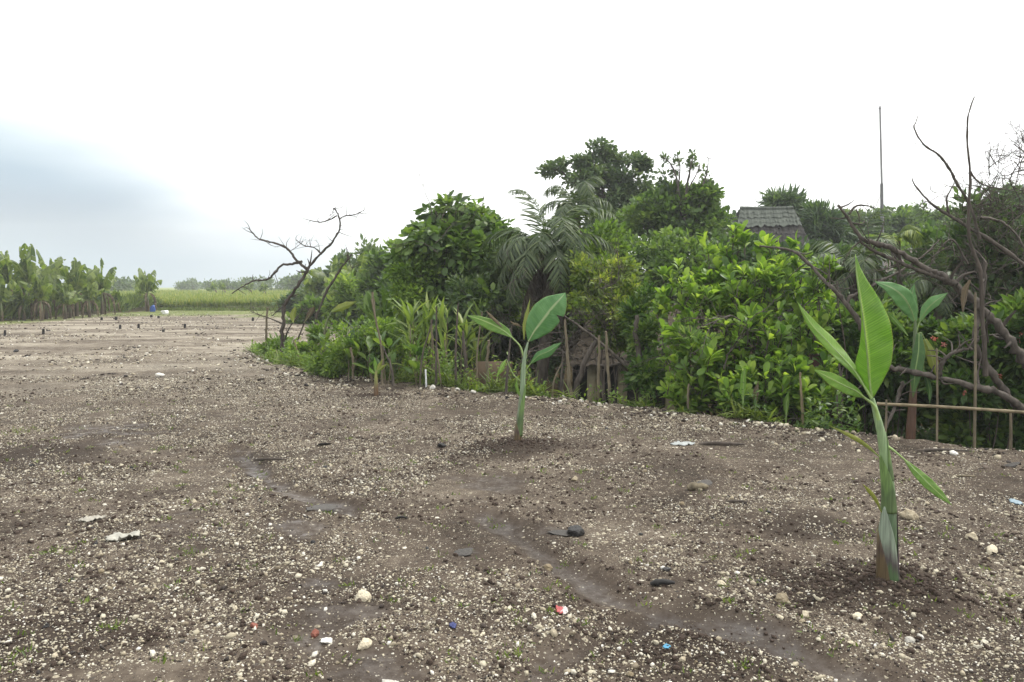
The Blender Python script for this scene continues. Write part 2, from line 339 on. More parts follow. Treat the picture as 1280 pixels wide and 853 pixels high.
def groundmat():
    mt, t = newmat('wet_gravel_soil'); geo = nn(t, 'ShaderNodeNewGeometry'); P = geo.outputs['Position']
    A = lambda n: nn(t, 'ShaderNodeAttribute', attribute_name=n).outputs['Fac']
    M = lambda op, a, b=None, c=None: nn(t, 'ShaderNodeMath', {i: v for i, v in enumerate((a, b, c)) if v is not None}, operation=op).outputs[0]
    MR = lambda x, a, b, c, d: nn(t, 'ShaderNodeMapRange', {0: x, 1: a, 2: b, 3: c, 4: d}).outputs[0]
    MX = lambda f, a, b: nn(t, 'ShaderNodeMix', {0: f, 6: a, 7: b}, data_type='RGBA').outputs[2]
    NZ = lambda s, d=5, r=.6: nn(t, 'ShaderNodeTexNoise', {'Vector': P, 'Scale': s, 'Detail': d, 'Roughness': r}).outputs[0]
    wet, gar, fld, grs, far = A('wet'), A('garden'), A('field'), A('grass'), A('far')
    n1, n2, n3 = NZ(1.1, 6), NZ(14, 6, .7), NZ(90, 3, .6)
    soil = ramp_(t, M('ADD', M('MULTIPLY', n1, .6), M('MULTIPLY', n2, .4)), [(.38, (.024, .018, .0135)), (.5, (.060, .046, .035)), (.62, (.125, .102, .078))])
    soil = MX(MR(n3, .45, .7, 0, .5), soil, (.12, .098, .076, 1)); soil = MX(M('MULTIPLY', A('dug'), MR(n2, .35, .6, .6, 1)), soil, (.034, .026, .020, 1))
    dens = M('ADD', NZ(.55, 4), M('MULTIPLY', NZ(3.1, 3), .5))      # 0..1.5
    dens = M('SUBTRACT', dens, M('MULTIPLY', wet, .6)); dens = M('SUBTRACT', dens, M('MULTIPLY', A('dug'), .5)); dens = M('ADD', dens, M('MULTIPLY', far, .3))
    col = soil; hgt = M('MULTIPLY', n2, .5)
    for sc, th, amp in ((150., .30, .25), (62., .34, .6), (27., .30, 1.)):
        v = nn(t, 'ShaderNodeTexVoronoi', {'Vector': P, 'Scale': sc, 'Randomness': 1.0}); d, rc = v.outputs['Distance'], v.outputs['Color']
        s = nn(t, 'ShaderNodeSeparateColor', {0: rc})
        keep = M('LESS_THAN', s.outputs[0], MR(dens, .5, 1.05, .06 if sc < 30 else .12, .42 if sc < 30 else .72))
        siz = M('MULTIPLY', M('ADD', .5, s.outputs[1]), th)
        in_ = M('MULTIPLY', keep, MR(M('DIVIDE', d, siz), .75, 1.05, 1, 0))
        pc = ramp_(t, s.outputs[2], [(0, (.03, .028, .027)), (.22, (.10, .085, .07)), (.45, (.27, .235, .17)), (.75, (.44, .40, .30)), (1, (.60, .57, .48))])
        col = MX(in_, col, pc); hgt = M('ADD', hgt, M('MULTIPLY', M('MULTIPLY', in_, MR(d, 0, th, 1, 0)), amp))
    # far plain reads as packed pale gravel with brown drifts
    nb = nn(t, 'ShaderNodeTexNoise', {'Vector': nn(t, 'ShaderNodeMapping', {0: P, 3: (.25, .7, 1)}).outputs[0], 'Scale': .9, 'Detail': 6, 'Roughness': .65}).outputs[0]
    nb = M('ADD', M('MULTIPLY', nb, .55), M('ADD', M('MULTIPLY', NZ(4.5, 6, .75), .27), M('MULTIPLY', NZ(1.6, 5, .7), .18)))
    fc = ramp_(t, nb, [(.42, (.080, .062, .047)), (.49, (.20, .17, .13)), (.56, (.40, .36, .285))])
    col = MX(M('MULTIPLY', far, .62), col, fc)
    col = MX(M('MULTIPLY', wet, .55), col, (.048, .039, .033, 1))
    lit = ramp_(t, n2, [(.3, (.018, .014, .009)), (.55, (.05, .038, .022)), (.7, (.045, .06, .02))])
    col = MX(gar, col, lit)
    gn = ramp_(t, NZ(2.2, 5), [(.35, (.10, .12, .035)), (.55, (.15, .19, .05)), (.7, (.22, .22, .09))])
    col = MX(M('MULTIPLY', grs, MR(NZ(1.5, 4), .3, .6, .3, 1)), col, gn)
    fz = ramp_(t, nn(t, 'ShaderNodeTexNoise', {'Vector': nn(t, 'ShaderNodeMapping', {0: P, 3: (.02, .12, 1)}).outputs[0], 'Scale': 1.5, 'Detail': 4}).outputs[0], [(.35, (.085, .15, .03)), (.5, (.17, .21, .05)), (.65, (.27, .23, .08))])
    col = MX(fld, col, fz)
    col = MX(A('cut'), col, MX(NZ(3.5, 4), (.03, .03, .018, 1), (.10, .085, .05, 1)))
    nrmz = nn(t, 'ShaderNodeSeparateXYZ', {0: geo.outputs['Normal']}).outputs[2]
    wsh = MR(M('ADD', wet, M('MULTIPLY', M('SUBTRACT', M('ADD', M('MULTIPLY', n2, .6), M('MULTIPLY', NZ(5, 4), .4)), .5), 2.4)), .50, 1.05, 0, 1)
    ro = MR(wsh, 0, 1, .92, .30)
    bp = nn(t, 'ShaderNodeBump', {'Height': M('MULTIPLY', hgt, MR(wsh, 0, 1, 1, .45)), 'Strength': .9, 'Distance': .012})
    p = nn(t, 'ShaderNodeBsdfPrincipled', {'Base Color': col, 'Roughness': ro, 'Normal': bp.outputs[0], 'Specular IOR Level': M('MULTIPLY', MR(wsh, 0, 1, .1, .27), M('SUBTRACT', 1., gar))})
    nn(t, 'ShaderNodeOutputMaterial', {0: p.outputs[0]}); return mt
# foliage colours (real-world reflectance)
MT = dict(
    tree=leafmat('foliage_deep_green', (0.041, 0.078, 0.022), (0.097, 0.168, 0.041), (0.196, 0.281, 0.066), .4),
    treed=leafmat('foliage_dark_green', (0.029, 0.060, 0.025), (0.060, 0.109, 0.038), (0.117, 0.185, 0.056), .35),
    grey=leafmat('foliage_grey_green', (0.051, 0.086, 0.043), (0.098, 0.151, 0.069), (0.173, 0.222, 0.107), .35, .4),
    lite=leafmat('foliage_light_green', (0.066, 0.121, 0.024), (0.139, 0.224, 0.043), (0.253, 0.338, 0.072), .42),
    yel=leafmat('foliage_yellow_green', (0.055, 0.099, 0.022), (0.127, 0.187, 0.039), (0.275, 0.319, 0.061), .42),
    obo=leafmat('foliage_glossy_green', (0.046, 0.103, 0.021), (0.160, 0.266, 0.046), (0.399, 0.519, 0.100), .45, .4, .35),
    hedge=leafmat('foliage_hedge_green', (0.034, 0.079, 0.019), (0.074, 0.138, 0.031), (0.168, 0.240, 0.054), .4, .42, .35),
    palm=leafmat('palm_leaflet_green', (0.030, 0.052, 0.023), (0.062, 0.100, 0.036), (0.133, 0.171, 0.067), .35, .4, .5),
    dead=leafmat('dead_frond_brown', (.06, .05, .042), (.13, .11, .09), (.24, .21, .17), .15, .8, .1, (1.1, 1, .8)),
    cane=leafmat('cane_leaf_green', (0.069, 0.115, 0.029), (0.155, 0.224, 0.057), (0.310, 0.356, 0.127), .42),
    grass=leafmat('grass_blade_green', (0.055, 0.088, 0.022), (0.110, 0.160, 0.033), (0.209, 0.253, 0.077), .4),
    rice=leafmat('rice_blade', (.09, .15, .035), (.19, .24, .06), (.33, .31, .12), .4),
    flower=leafmat('pink_petals', (.42, .10, .10), (.55, .2, .18), (.6, .32, .26), .3),
    bark=barkmat('grey_brown_bark', (.035, .028, .022), (.13, .11, .09)),
    dbark=barkmat('dark_dead_bark', (.028, .023, .018), (.10, .083, .068)),
    limb=barkmat('weathered_limb_bark', (.028, .023, .019), (.125, .108, .09), 20),
    stick=barkmat('dry_stick', (.07, .058, .038), (.21, .178, .12), 25),
    bamboo=barkmat('bamboo_culm', (.10, .08, .045), (.25, .205, .125), 14, .5),
    black=plain('charred_black_wood', (.012, .011, .010), .8),
    bl=bananaleaf('banana_blade_bright', (.13, .25, .045), (.28, .42, .09), trans=.5),
    blm=bananaleaf('banana_blade_cool', (0.088, 0.225, 0.075), (0.188, 0.362, 0.138), (.35, .45, .25), .32, .42, (1.3, 1.6, .7)),
    bld=bananaleaf('banana_blade_deep', (.03, .09, .022), (.07, .16, .035), (.2, .3, .1), .3),
    bly=bananaleaf('banana_blade_yellowing', (.20, .26, .05), (.36, .38, .09), (.4, .4, .15), .35, edge=(.3, .16, .05)),
    bdry=bananaleaf('banana_blade_dry', (.06, .045, .026), (.17, .135, .08), (.16, .13, .07), .15, .8, (1.1, 1, .8), (.12, .09, .05)),
    bfar=bananaleaf('banana_blade_grove', (.055, .095, .024), (.20, .25, .07), rib=(.25, .30, .12), trans=.38),
)
# ================================================================== GROUND
def growth(a, b, s, g):
    o = [a]
    while (b-o[-1])*np.sign(b-a) > 0: o.append(o[-1]+s*np.sign(b-a)); s *= g
    return o[1:]
xs = np.concatenate([np.arange(-7, 8, .04), -np.array(growth(7, 21.5, .08, 1.02)), np.arange(-24, -21.5, .12), -np.array(growth(24, 900, .6, 1.12)), np.array(growth(8, 900, .08, 1.05))])
ys = np.concatenate([np.arange(1.5, 9.5, .034), np.arange(9.5, 20, .075), np.array(growth(20, 49.5, .1, 1.01)), np.arange(49.6, 52.6, .15), np.array(growth(52.6, 880, .5, 1.08)), -np.array(growth(-1.5, 60, .1, 1.15))])
xs = np.clip(xs, -420, 420); ys = np.clip(ys, -60, 440); xs = np.unique(np.round(xs, 4)); ys = np.unique(np.round(ys, 4))
X, Y = np.meshgrid(xs, ys); nx, ny = len(xs), len(ys)
Z, G, WT, FM = terrain(X, Y)
i = np.arange(ny-1)[:, None]*nx; j = np.arange(nx-1)[None]
Fq = np.stack([i+j, i+j+1, i+nx+j+1, i+nx+j], -1).reshape(-1, 4)
g = MB(); g.add(np.stack([X, Y, Z], -1).reshape(-1, 3), Fq)
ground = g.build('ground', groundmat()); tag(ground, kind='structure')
DST = np.hypot(X, Y)
gstrip = np.maximum(sst(38.5, 43, Y-.35*(X+22)*(X < -14) + 3*(fbm(X*.3, Y*.3, 3, 31)-.5)), sst(-19.5, -21.5, X+3*(fbm(X*.4, Y*.4, 3, 32)-.5))*(Y > 20))*(1-G)
fieldm = FM*(sst(.7, 1.3, 1+Z*0))  # tops
fieldm = np.where(Z > .25, FM, FM*.0)
DUG = 0*X
for p, r, a in MOUND + [(gr(870, 800), .4, 0), (gr(1040, 735), .35, 0), (gr(180, 797), .14, 0), (gr(60, 570), .6, 0), (gr(1010, 655), .35, 0), (gr(60, 800), .35, 0)]:
    DUG = np.maximum(DUG, 1-sst(.5, 1.35, np.hypot(X-p[0], Y-p[1])/r + 1.0*(fbm(X*4, Y*4, 4, 71)-.5)))
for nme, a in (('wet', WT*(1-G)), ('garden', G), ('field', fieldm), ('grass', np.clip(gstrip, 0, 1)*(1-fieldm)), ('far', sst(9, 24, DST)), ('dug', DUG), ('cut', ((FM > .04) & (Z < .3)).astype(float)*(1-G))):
    at_ = ground.data.attributes.new(nme, 'FLOAT', 'POINT'); at_.data.foreach_set('value', np.asarray(a, np.float32).ravel())
# ------------------------------------------------------------------ gravel
def fan(n, y0, y1, rs, margin=.12, p=1.0):
    u = rs.random(n); y = (y0**(2-p*1.) + u*(y1**(2-p*1.)-y0**(2-p*1.)))**(1/(2-p*1.)) if p != 2 else y0*(y1/y0)**u
    x = (rs.random(n)*2-1)*(.64+margin)*y; return x, y
def stone_template(rs, sub=1, rough=.18):
    t = (1+5**.5)/2; V = nrm(np.array([(-1, t, 0), (1, t, 0), (-1, -t, 0), (1, -t, 0), (0, -1, t), (0, 1, t), (0, -1, -t), (0, 1, -t), (t, 0, -1), (t, 0, 1), (-t, 0, -1), (-t, 0, 1)], float))
    Fc = [(0, 11, 5), (0, 5, 1), (0, 1, 7), (0, 7, 10), (0, 10, 11), (1, 5, 9), (5, 11, 4), (11, 10, 2), (10, 7, 6), (7, 1, 8), (3, 9, 4), (3, 4, 2), (3, 2, 6), (3, 6, 8), (3, 8, 9), (4, 9, 5), (2, 4, 11), (6, 2, 10), (8, 6, 7), (9, 8, 1)]
    for _ in range(sub):
        V = list(V); cache = {}; nf = []
        def mid(a, b):
            k = (min(a, b), max(a, b))
            if k not in cache: V.append(nrm(V[a]+V[b])); cache[k] = len(V)-1
            return cache[k]
        for a, b, c in Fc:
            ab, bc, ca = mid(a, b), mid(b, c), mid(c, a); nf += [(a, ab, ca), (b, bc, ab), (c, ca, bc), (ab, bc, ca)]
        Fc = nf; V = np.array(V)
    for _ in range(9 if sub > 1 else 4):
        d = rvec(1, rs)[0]; V = V - np.maximum(V@d-rs.uniform(.5, .8), 0)[:, None]*d*.92
    V = V*(1+rough*rs.normal(size=(len(V), 1))*(.6 if sub > 1 else 1))
    return V, np.array(Fc)
rs = np.random.default_rng(11)
CUBE = (nrm(np.array([[x, y, z] for z in (-1, 1) for y in (-1, 1) for x in (-1, 1)], float)), np.array([[0, 2, 3, 1], [4, 5, 7, 6], [0, 1, 5, 4], [2, 6, 7, 3], [0, 4, 6, 2], [1, 3, 7, 5]]))
def scatter(mb, T, x, y, r, rs, rnd, sink=.35, flat=.6):
    V, Fc = T; n = len(x); z = terrain(x, y)[0]
    a = rs.random(n)*6.283; ca, sa = np.cos(a)[:, None], np.sin(a)[:, None]
    sc = r[:, None]*np.stack([.75+.6*rs.random(n), .7+.4*rs.random(n), flat*(.7+.6*rs.random(n))], -1)
    W = V[None]*sc[:, None] * (1+.16*rs.normal(size=(n, len(V), 1)))
    tx = .3*rs.normal(size=(n, 1)); W[..., 2] += W[..., 0]*tx
    Xr = W[..., 0]*ca - W[..., 1]*sa; Yr = W[..., 0]*sa + W[..., 1]*ca
    W = np.stack([Xr + x[:, None], Yr + y[:, None], W[..., 2] + (z + sc[:, 2]*(1-2*sink))[:, None]], -1)
    mb.add(W.reshape(-1, 3), (Fc[None]+(np.arange(n)*len(V))[:, None, None]).reshape(-1, Fc.shape[1]), np.repeat(rnd, len(Fc)))
def dens(x, y):
    return .5 + 1.5*(fbm(x*.55+3, y*.55, 3, 41)*.4 + fbm(x*1.9, y*1.9, 3, 42)*.35 + fbm(x*6, y*6, 2, 43)*.25 - .5)
PATCH = [(gr(px, py)[:2], r) for px, py, r in [(375, 545, .55), (520, 740, .28), (330, 545, .4), (350, 790, .35), (90, 600, .5), (30, 590, .4), (480, 600, .4), (620, 770, .25), (880, 690, .25), (560, 745, .2), (70, 760, .3), (230, 730, .3), (1180, 800, .2)]]
def keepf(x, y, rs, lo=.38, hi=.62):
    tr = terrain(x, y); d = dens(x, y)
    for p, r in PATCH: d = d + .22*np.exp(-(np.hypot(x-p[0], y-p[1])/r)**2)
    pr = sst(lo, hi, d)*(1-.93*np.clip(tr[2]*1.3, 0, 1))*(1-tr[1])*(1-tr[3])
    for p, r, a in MOUND: pr = pr*(1-.6*np.exp(-(np.hypot(x-p[0], y-p[1])/(r*.8))**2))
    return rs.random(len(x)) < pr
gv = MB()
x, y = fan(330000, 2.6, 14, rs, p=1.0); k = keepf(x, y, rs, .40, .60); x, y = x[k], y[k]; n = len(x)
r = .0018 + .0062*rs.random(n)**3 + .00028*y
scatter(gv, CUBE, x, y, r, rs, rs.random(n)**1.15)
tag(gv.build('fine_gravel', pebmat('coral_gravel_fine')), 'fine cream and grey gravel strewn over the brown soil', 'gravel', kind='stuff')
gv = MB(); T0 = stone_template(rs, 0, .12)
x, y = fan(38000, 2.6, 26, rs, p=1.1); k = keepf(x, y, rs, .47, .64); x, y = x[k], y[k]; n = len(x)
r = .0040 + .014*rs.random(n)**3.8 + .00042*y
scatter(gv, T0, x, y, r, rs, np.where(rs.random(n) < .16, rs.random(n)*.2, .4+.6*rs.random(n)))
# rubble rim along the embankment
E = np.array(EDGE[:-1]); seg = np.hypot(*np.diff(E, axis=0).T); cum = np.concatenate([[0], np.cumsum(seg)])
NR = 6500; s = rs.random(NR)*cum[-1]; x = np.interp(s, cum, E[:, 0]) + .3*rs.normal(size=NR); y = np.interp(s, cum, E[:, 1]) + .34*rs.normal(size=NR) - .2; k = rs.random(NR) < sst(.35, .6, fbm(x*1.8, y*1.8, 3, 91)); x, y = x[k], y[k]; NR = len(x)
scatter(gv, T0, x, y, .008+.03*rs.random(NR)**3.5, rs, np.where(rs.random(NR) < .38, rs.random(NR)*.25, .25+.75*rs.random(NR)), .3, .5)
x, y = fan(16000, 12, 44, rs, p=.9); k = keepf(x, y, rs, .40, .60); x, y = x[k], y[k]; n = len(x)
scatter(gv, T0, x, y, .012+.03*rs.random(n)**3+.0004*y, rs, np.where(rs.random(n) < .4, rs.random(n)*.25, .3+.7*rs.random(n)), .3, .5)
tag(gv.build('pebbles', pebmat('coral_gravel_coarse')), 'loose cream pebbles and dark chips across the bare ground and its raised rim', 'pebbles', kind='stuff')
# clods of dug soil round the planted bananas
SOIL = barkmat('dark_dug_soil', (.026, .018, .013), (.085, .062, .048), 60, .95, 1, 1)
cl = MB()
for (p, r0, a), nc in zip(MOUND, (2600, 1700, 700, 500)):
    q = np.abs(rs.normal(size=nc))*r0*(.55+.7*rs.random(nc)); an = rs.random(nc)*6.283
    scatter(cl, T0, p[0]+np.cos(an)*q*1.25, p[1]+np.sin(an)*q*.8, .003+.019*rs.random(nc)**5, rs, rs.random(nc), .42, .7)
for px, py, rr0, nc in ((870, 800, .35, 250), (1040, 730, .3, 300), (180, 797, .12, 160), (80, 560, .4, 160), (430, 600, .5, 200), (1010, 660, .5, 200)):
    p = gr(px, py); q = np.abs(rs.normal(size=nc))*rr0; an = rs.random(nc)*6.283
    scatter(cl, T0, p[0]+np.cos(an)*q, p[1]+np.sin(an)*q*.6, .003+.014*rs.random(nc)**4, rs, rs.random(nc), .4, .7)
x, y = fan(30000, 2.6, 14, rs, p=1.0); k = (terrain(x, y)[1] < .05) & (terrain(x, y)[2] < .3) & (rs.random(30000) < sst(.35, .6, fbm(x*1.4+5, y*1.4, 3, 97))); x, y = x[k], y[k]; n = len(x)
scatter(cl, T0, x, y, .003+.016*rs.random(n)**4+.0003*y, rs, rs.random(n), .4, .7)
tag(cl.build('soil_clods', SOIL), 'dark crumbled soil clods strewn over the ground and heaped round the planted banana stems', 'soil', kind='stuff')
# individual stones
MS = dict(cream=stonemat('cream_coral_stone', (.20, .16, .10), (.56, .50, .37)), white=stonemat('chalk_white_stone', (.34, .32, .27), (.64, .62, .56)),
          dark=stonemat('black_basalt', (.012, .012, .013), (.05, .048, .045), .55), grey=stonemat('slate_grey_stone', (.025, .023, .021), (.075, .068, .06), .6),
          red=stonemat('red_brick_chip', (.13, .045, .03), (.26, .10, .07)))
sm = {}
for kx, mt in MS.items():
    for v in range(4):
        V, Fc = stone_template(rs, 2, .11); b = MB(); b.add(V*np.array([1, .85, .62 if kx != 'grey' else .3]), Fc, rs.random()); o = b.build('stone', mt)
        sm[kx, v] = o.data; bpy.data.objects.remove(o)
def stone(px, py, wpx, kx, label, group=None, flat=1.0, name='stone', pos=None):
    p = gr(px, py) if pos is None else pos; rr_ = wpx*.5/F*math.hypot(p[1], H) if pos is None else wpx
    o = bpy.data.objects.new(name, sm[kx, int(rs.integers(4))]); COL.objects.link(o)
    o.location = (p[0], p[1], hz(p[0], p[1]) + rr_*.22*flat); o.scale = (rr_, rr_*(.75+.3*rs.random()), rr_*flat*(.8+.4*rs.random())); o.rotation_euler = (rs.normal()*.2, rs.normal()*.2, rs.random()*6.28)
    tag(o, label, 'stone', group); return o
for a in [
    (720, 664, 27, 'dark', 'blocky black rock beside a small puddle in the middle foreground', 1.4),
    (801, 668, 8, 'dark', 'small black stone right of the blocky black rock'),
    (452, 750, 26, 'cream', 'lumpy cream coral stone in the lower middle foreground'),
    (455, 808, 22, 'cream', 'tan crusted stone on wet soil near the lower edge'),
    (490, 852, 30, 'white', 'flat white stone cut by the bottom edge of the photo', .5),
    (410, 800, 20, 'white', 'flat white stone on the wet mud, lower left of centre', .5),
    (685, 703, 17, 'cream', 'rounded cream stone at the head of the muddy wheel rut'),
    (1138, 795, 15, 'white', 'large white stone of a pair in front of the nearest banana stem'),
    (1151, 790, 10, 'white', 'small white stone of a pair in front of the nearest banana stem'),
    (1072, 770, 14, 'cream', 'cream stone left of the pair below the nearest banana stem'),
    (1006, 765, 14, 'cream', 'cream stone in the dug soil left of the nearest banana stem'),
    (977, 747, 22, 'cream', 'low clump-like cream stone on the rim of the dug soil'),
    (902, 727, 13, 'cream', 'angular cream stone standing right of the rut'),
    (872, 613, 12, 'cream', 'cream stone lying in front of the dead wood piece'),
    (394, 790, 15, 'red', 'red brick chip on wet stony soil, rightmost of two'),
    (318, 787, 13, 'red', 'red brick chip on wet stony soil, leftmost of two'),
    (1240, 690, 20, 'cream', 'tan stone far right among scattered rubble'),
    (1216, 673, 20, 'cream', 'pale stone far right above the tan stone'),
    (1137, 648, 26, 'cream', 'long cream stone just right of the nearest banana stem'),
    (718, 597, 13, 'cream', 'egg shaped cream stone right of the middle banana plant'),
    (985, 527, 30, 'cream', 'large cream boulder at the bank edge under the glossy bush', 1.1),
    (875, 515, 22, 'cream', 'pale boulder at the bank edge left of the sprouting shoots', 1.1),
    (835, 511, 16, 'white', 'white stone on the bank edge under the glossy bush'),
    (705, 497, 22, 'white', 'tilted white slab on the bank edge by the leaning log', 1.2),
    (605, 488, 15, 'white', 'white stone on the bank edge left of the middle banana plant'),
    (640, 490, 13, 'white', 'white stone on the bank edge just behind the middle banana plant'),
    (541, 489, 10, 'white', 'small white stone on the bank edge by the canes'),
    (200, 471, 14, 'white', 'single white stone alone on the far left gravel', 1.0),
    (20, 440, 8, 'dark', 'dark lump on the gravel at the far left'),
    (401, 640, 42, 'grey', 'flat grey slate slab set in the soil left of centre', .4),
    (582, 690, 30, 'grey', 'flat grey slate slab in a damp hollow in the middle', .4),
    (700, 665, 34, 'grey', 'wet grey slab touching the blocky black rock', .35),
    (880, 604, 26, 'grey', 'pale grey flat slab behind the curled dead wood', .4),
    (405, 556, 18, 'grey', 'dull grey slab on the gravel left of the middle banana', .4),
    (552, 557, 15, 'dark', 'rounded dark stone left of the middle banana plant', .8),
    (1215, 560, 26, 'grey', 'grey roof slate lying under the bamboo rail', .4),
    (1262, 587, 22, 'grey', 'grey slab at the right edge of the photo near the bank', .4),
]:
    px, py, wp, kx, lb = a[:5]; stone(px, py, wp, kx, lb, flat=a[5] if len(a) > 5 else 1.0)
zones = [(60, 3.0, 4.6, .009, .022, 'cream', 'loose cream coral stone on the soil close to the camera', 'loose coral stones in the near foreground'),
         (70, 4.6, 8.0, .011, .028, 'cream', 'loose cream coral stone on the open ground around the middle banana plant', 'loose coral stones on the middle ground'),
         (34, 3.2, 9.0, .012, .03, 'dark', 'black charred stone lying among the pale gravel', 'dark stones among the gravel')]
for nst, y0, y1, r0, r1, kx, lb, gp in zones:
    c = 0
    while c < nst:
        yy = y0+(y1-y0)*rs.random(); xx = (rs.random()*2-1)*.62*yy; tr = terrain(np.array([xx]), np.array([yy]))
        if tr[1][0] > .05 or tr[2][0] > .45 or dens(xx, yy) < .45+.1*rs.random(): continue
        stone(0, 0, r0+(r1-r0)*rs.random()**2, kx, lb, gp, pos=(xx, yy)); c += 1
for k in range(42):
    s_ = rs.random()*cum[-1]; xx = np.interp(s_, cum, E[:, 0])+.08*rs.normal(); yy = np.interp(s_, cum, E[:, 1]) - .15 + .22*rs.normal()
    stone(0, 0, .02+.04*rs.random()**3, ['cream', 'white', 'grey', 'cream', 'dark'][int(rs.integers(5))] if 0 else ['cream', 'white'][int(rs.integers(2))], 'pale rubble stone on the rim of the bank below the bushes', 'rubble stones along the bank rim', pos=(xx, yy))
ORD = ['leftmost', 'second from the left', 'third from the left', 'fourth from the left', 'fifth from the left', 'sixth from the left', 'seventh from the left', 'eighth from the left', 'ninth from the left', 'rightmost']
# ================================================================== generators
def tree(name, label, cat, base, lobes, T, size, nclu, nleaf, lm, bm=None, tr=.08, droop=0., up=.3, crad=.16, group=None, seed=1, wid=1., trunk=True, twigs=.35, hollow=.45):
    """lobes: (px, py, rx, ry, Y) -> ellipsoids in the world; leaf clumps spread through them"""
    rs = np.random.default_rng(seed); bm = bm or MT['bark']
    t = thing(name, (base[0], base[1], hz(base[0], base[1])-.05), label, cat, group)
    C = []; Lc = []; tot = sum(l[2]*l[3]*l[4]**2 for l in lobes)
    for (px, py, rx, ry, Yd) in lobes:
        c = at(px, py, Yd); R3 = np.array([rx, rx*.85, ry])*Yd/F; Lc.append((c, R3))
        k = max(4, int(nclu*rx*ry*Yd**2/tot)); d = rvec(k, rs); rad = (.25 + .85*rs.random(k)**.6); ks = max(3, int(5+k*.06)); sc_ = rvec(ks, rs)*(hollow+.25+.3*rs.random(ks))[:, None]; sr_ = .30+.22*rs.random(ks); si = rs.integers(0, ks, k)
        inner = rs.random(k) < .15
        C.append(np.c_[c + np.where(inner[:, None], d*rad[:, None]*.8, sc_[si]+d*(rad*sr_[si])[:, None])*R3, np.full(k, len(Lc)-1), np.where(inner, -.1, (rs.random(ks)-.5)*.4)[0] if False else np.where(inner, -.1, ((si*0.618) % 1-.5)*.42)])
    C = np.vstack(C); li = C[:, 3].astype(int); sv_ = C[:, 4]; C = C[:, :3]; lc = np.array([a for a, _ in Lc]); ctr = lc.mean(0)
    k = len(C); nl = rs.poisson(nleaf, k)+3; ci = np.repeat(np.arange(k), nl); n = len(ci)
    off = rvec(n, rs)*(rs.random(n)**.5)[:, None]*crad*(.6+.8*rs.random(k))[ci][:, None]
    pos = C[ci]+off*np.array([1, 1, .75])
    out = nrm(C[ci]-lc[li[ci]]); d = out*.5 + nrm(off)*.8 + rs.normal(size=(n, 3))*.35 + np.array([0, 0, up-droop])
    upv = nrm(np.array([0, 0, 1.]) + .6*rs.normal(size=(n, 3)) + .3*out)
    rnd = np.clip(.47 + (sv_+.14*rs.normal(size=k))[ci] + .16*rs.normal(size=n), 0, 1)
    b = MB(); leaves(b, T, pos, d, upv, size*(.6+.7*rs.random(n)), rnd, wid)
    b.build('crown' if cat == 'tree' else 'foliage', lm, t)
    b = MB(); o = np.array(t['_o'])
    if trunk:
        mid = (o+ctr)/2 + np.array([.12, 0, 0])*rs.normal(); top = ctr - np.array([0, 0, .2*(ctr[2]-o[2])])
        tube(b, [o, mid, top], [tr*1.25, tr, tr*.6], 7, 9, lump=.15, rs=rs)
    else: top = o
    for a, R3 in Lc:
        mm = (top+a)/2 + rs.normal(size=3)*.08*np.linalg.norm(a-top); tube(b, [top, mm, a], [tr*.55, tr*.4, tr*.22], 5, 7, lump=.1, rs=rs)
    for q in np.where(rs.random(k) < twigs)[0]:
        a = lc[li[q]]; e = C[q]; mm = (a+e)/2 + rs.normal(size=3)*.1*np.linalg.norm(e-a); tube(b, [a, mm, e], [tr*.2, tr*.13, tr*.05], 4, 5, cap=False)
    b.build('trunk' if trunk else 'stems', bm, t)
    return t
def blade(mb, mid, wl, wr, ref, thL=.35, thR=.35, n=26, ms=5, rnd=.5, wave=.04, rs=None, curl=.0, notch=()):
    """a banana leaf: midrib points, half widths left/right, fold angles out of the plane facing ref"""
    rs = rs or RS; P = spline(mid, n); T = nrm(np.gradient(P, axis=0)); s = np.linspace(0, 1, n)
    D = np.asarray(ref, float); S = nrm(np.cross(T, np.broadcast_to(D, T.shape))); Nn = nrm(np.cross(S, T))
    f = lambda w_: np.interp(s, np.linspace(0, 1, len(w_)), w_)
    WL, WR = f(wl), f(wr)
    for side in (-1, 1):
        for a0, dd in notch:
            if dd*side > 0:
                if side < 0: WL = WL*(1-.6*np.exp(-((s-a0)/.02)**2))
                else: WR = WR*(1-.6*np.exp(-((s-a0)/.02)**2))
    rows = []; us = []
    ph = rs.random()*6
    for k in range(-ms, ms+1):
        q = abs(k)/ms; sg = 1 if k <= 0 else -1; W_ = (WL if k <= 0 else WR)*q; th = (thL if k <= 0 else thR)
        th = th + curl*q
        wv = wave*W_*np.sin(s*23+ph+k)*.8 + wave*W_*np.sin(s*51+ph*2)*.4
        rows.append(P + (W_*np.cos(th))[:, None]*sg*S - (W_*math.sin(th) - wv*2)[:, None]*Nn*-1 ); us.append(.5 - .5*k/ms if False else .5+.5*k/ms)
    V = np.stack(rows, 1); m_ = 2*ms+1
    i = np.arange(n-1)[:, None]*m_; j = np.arange(m_-1)[None]; Fc = np.stack([i+j, i+j+1, i+m_+j+1, i+m_+j], -1).reshape(-1, 4)
    uv = np.stack(np.broadcast_arrays(np.array(us)[None], (s*1.0)[:, None]), -1).reshape(-1, 2)
    mb.add(V.reshape(-1, 3), Fc, rnd, uv)
    return P
CAMD = lambda p: nrm(p-np.array([0, 0, H]))
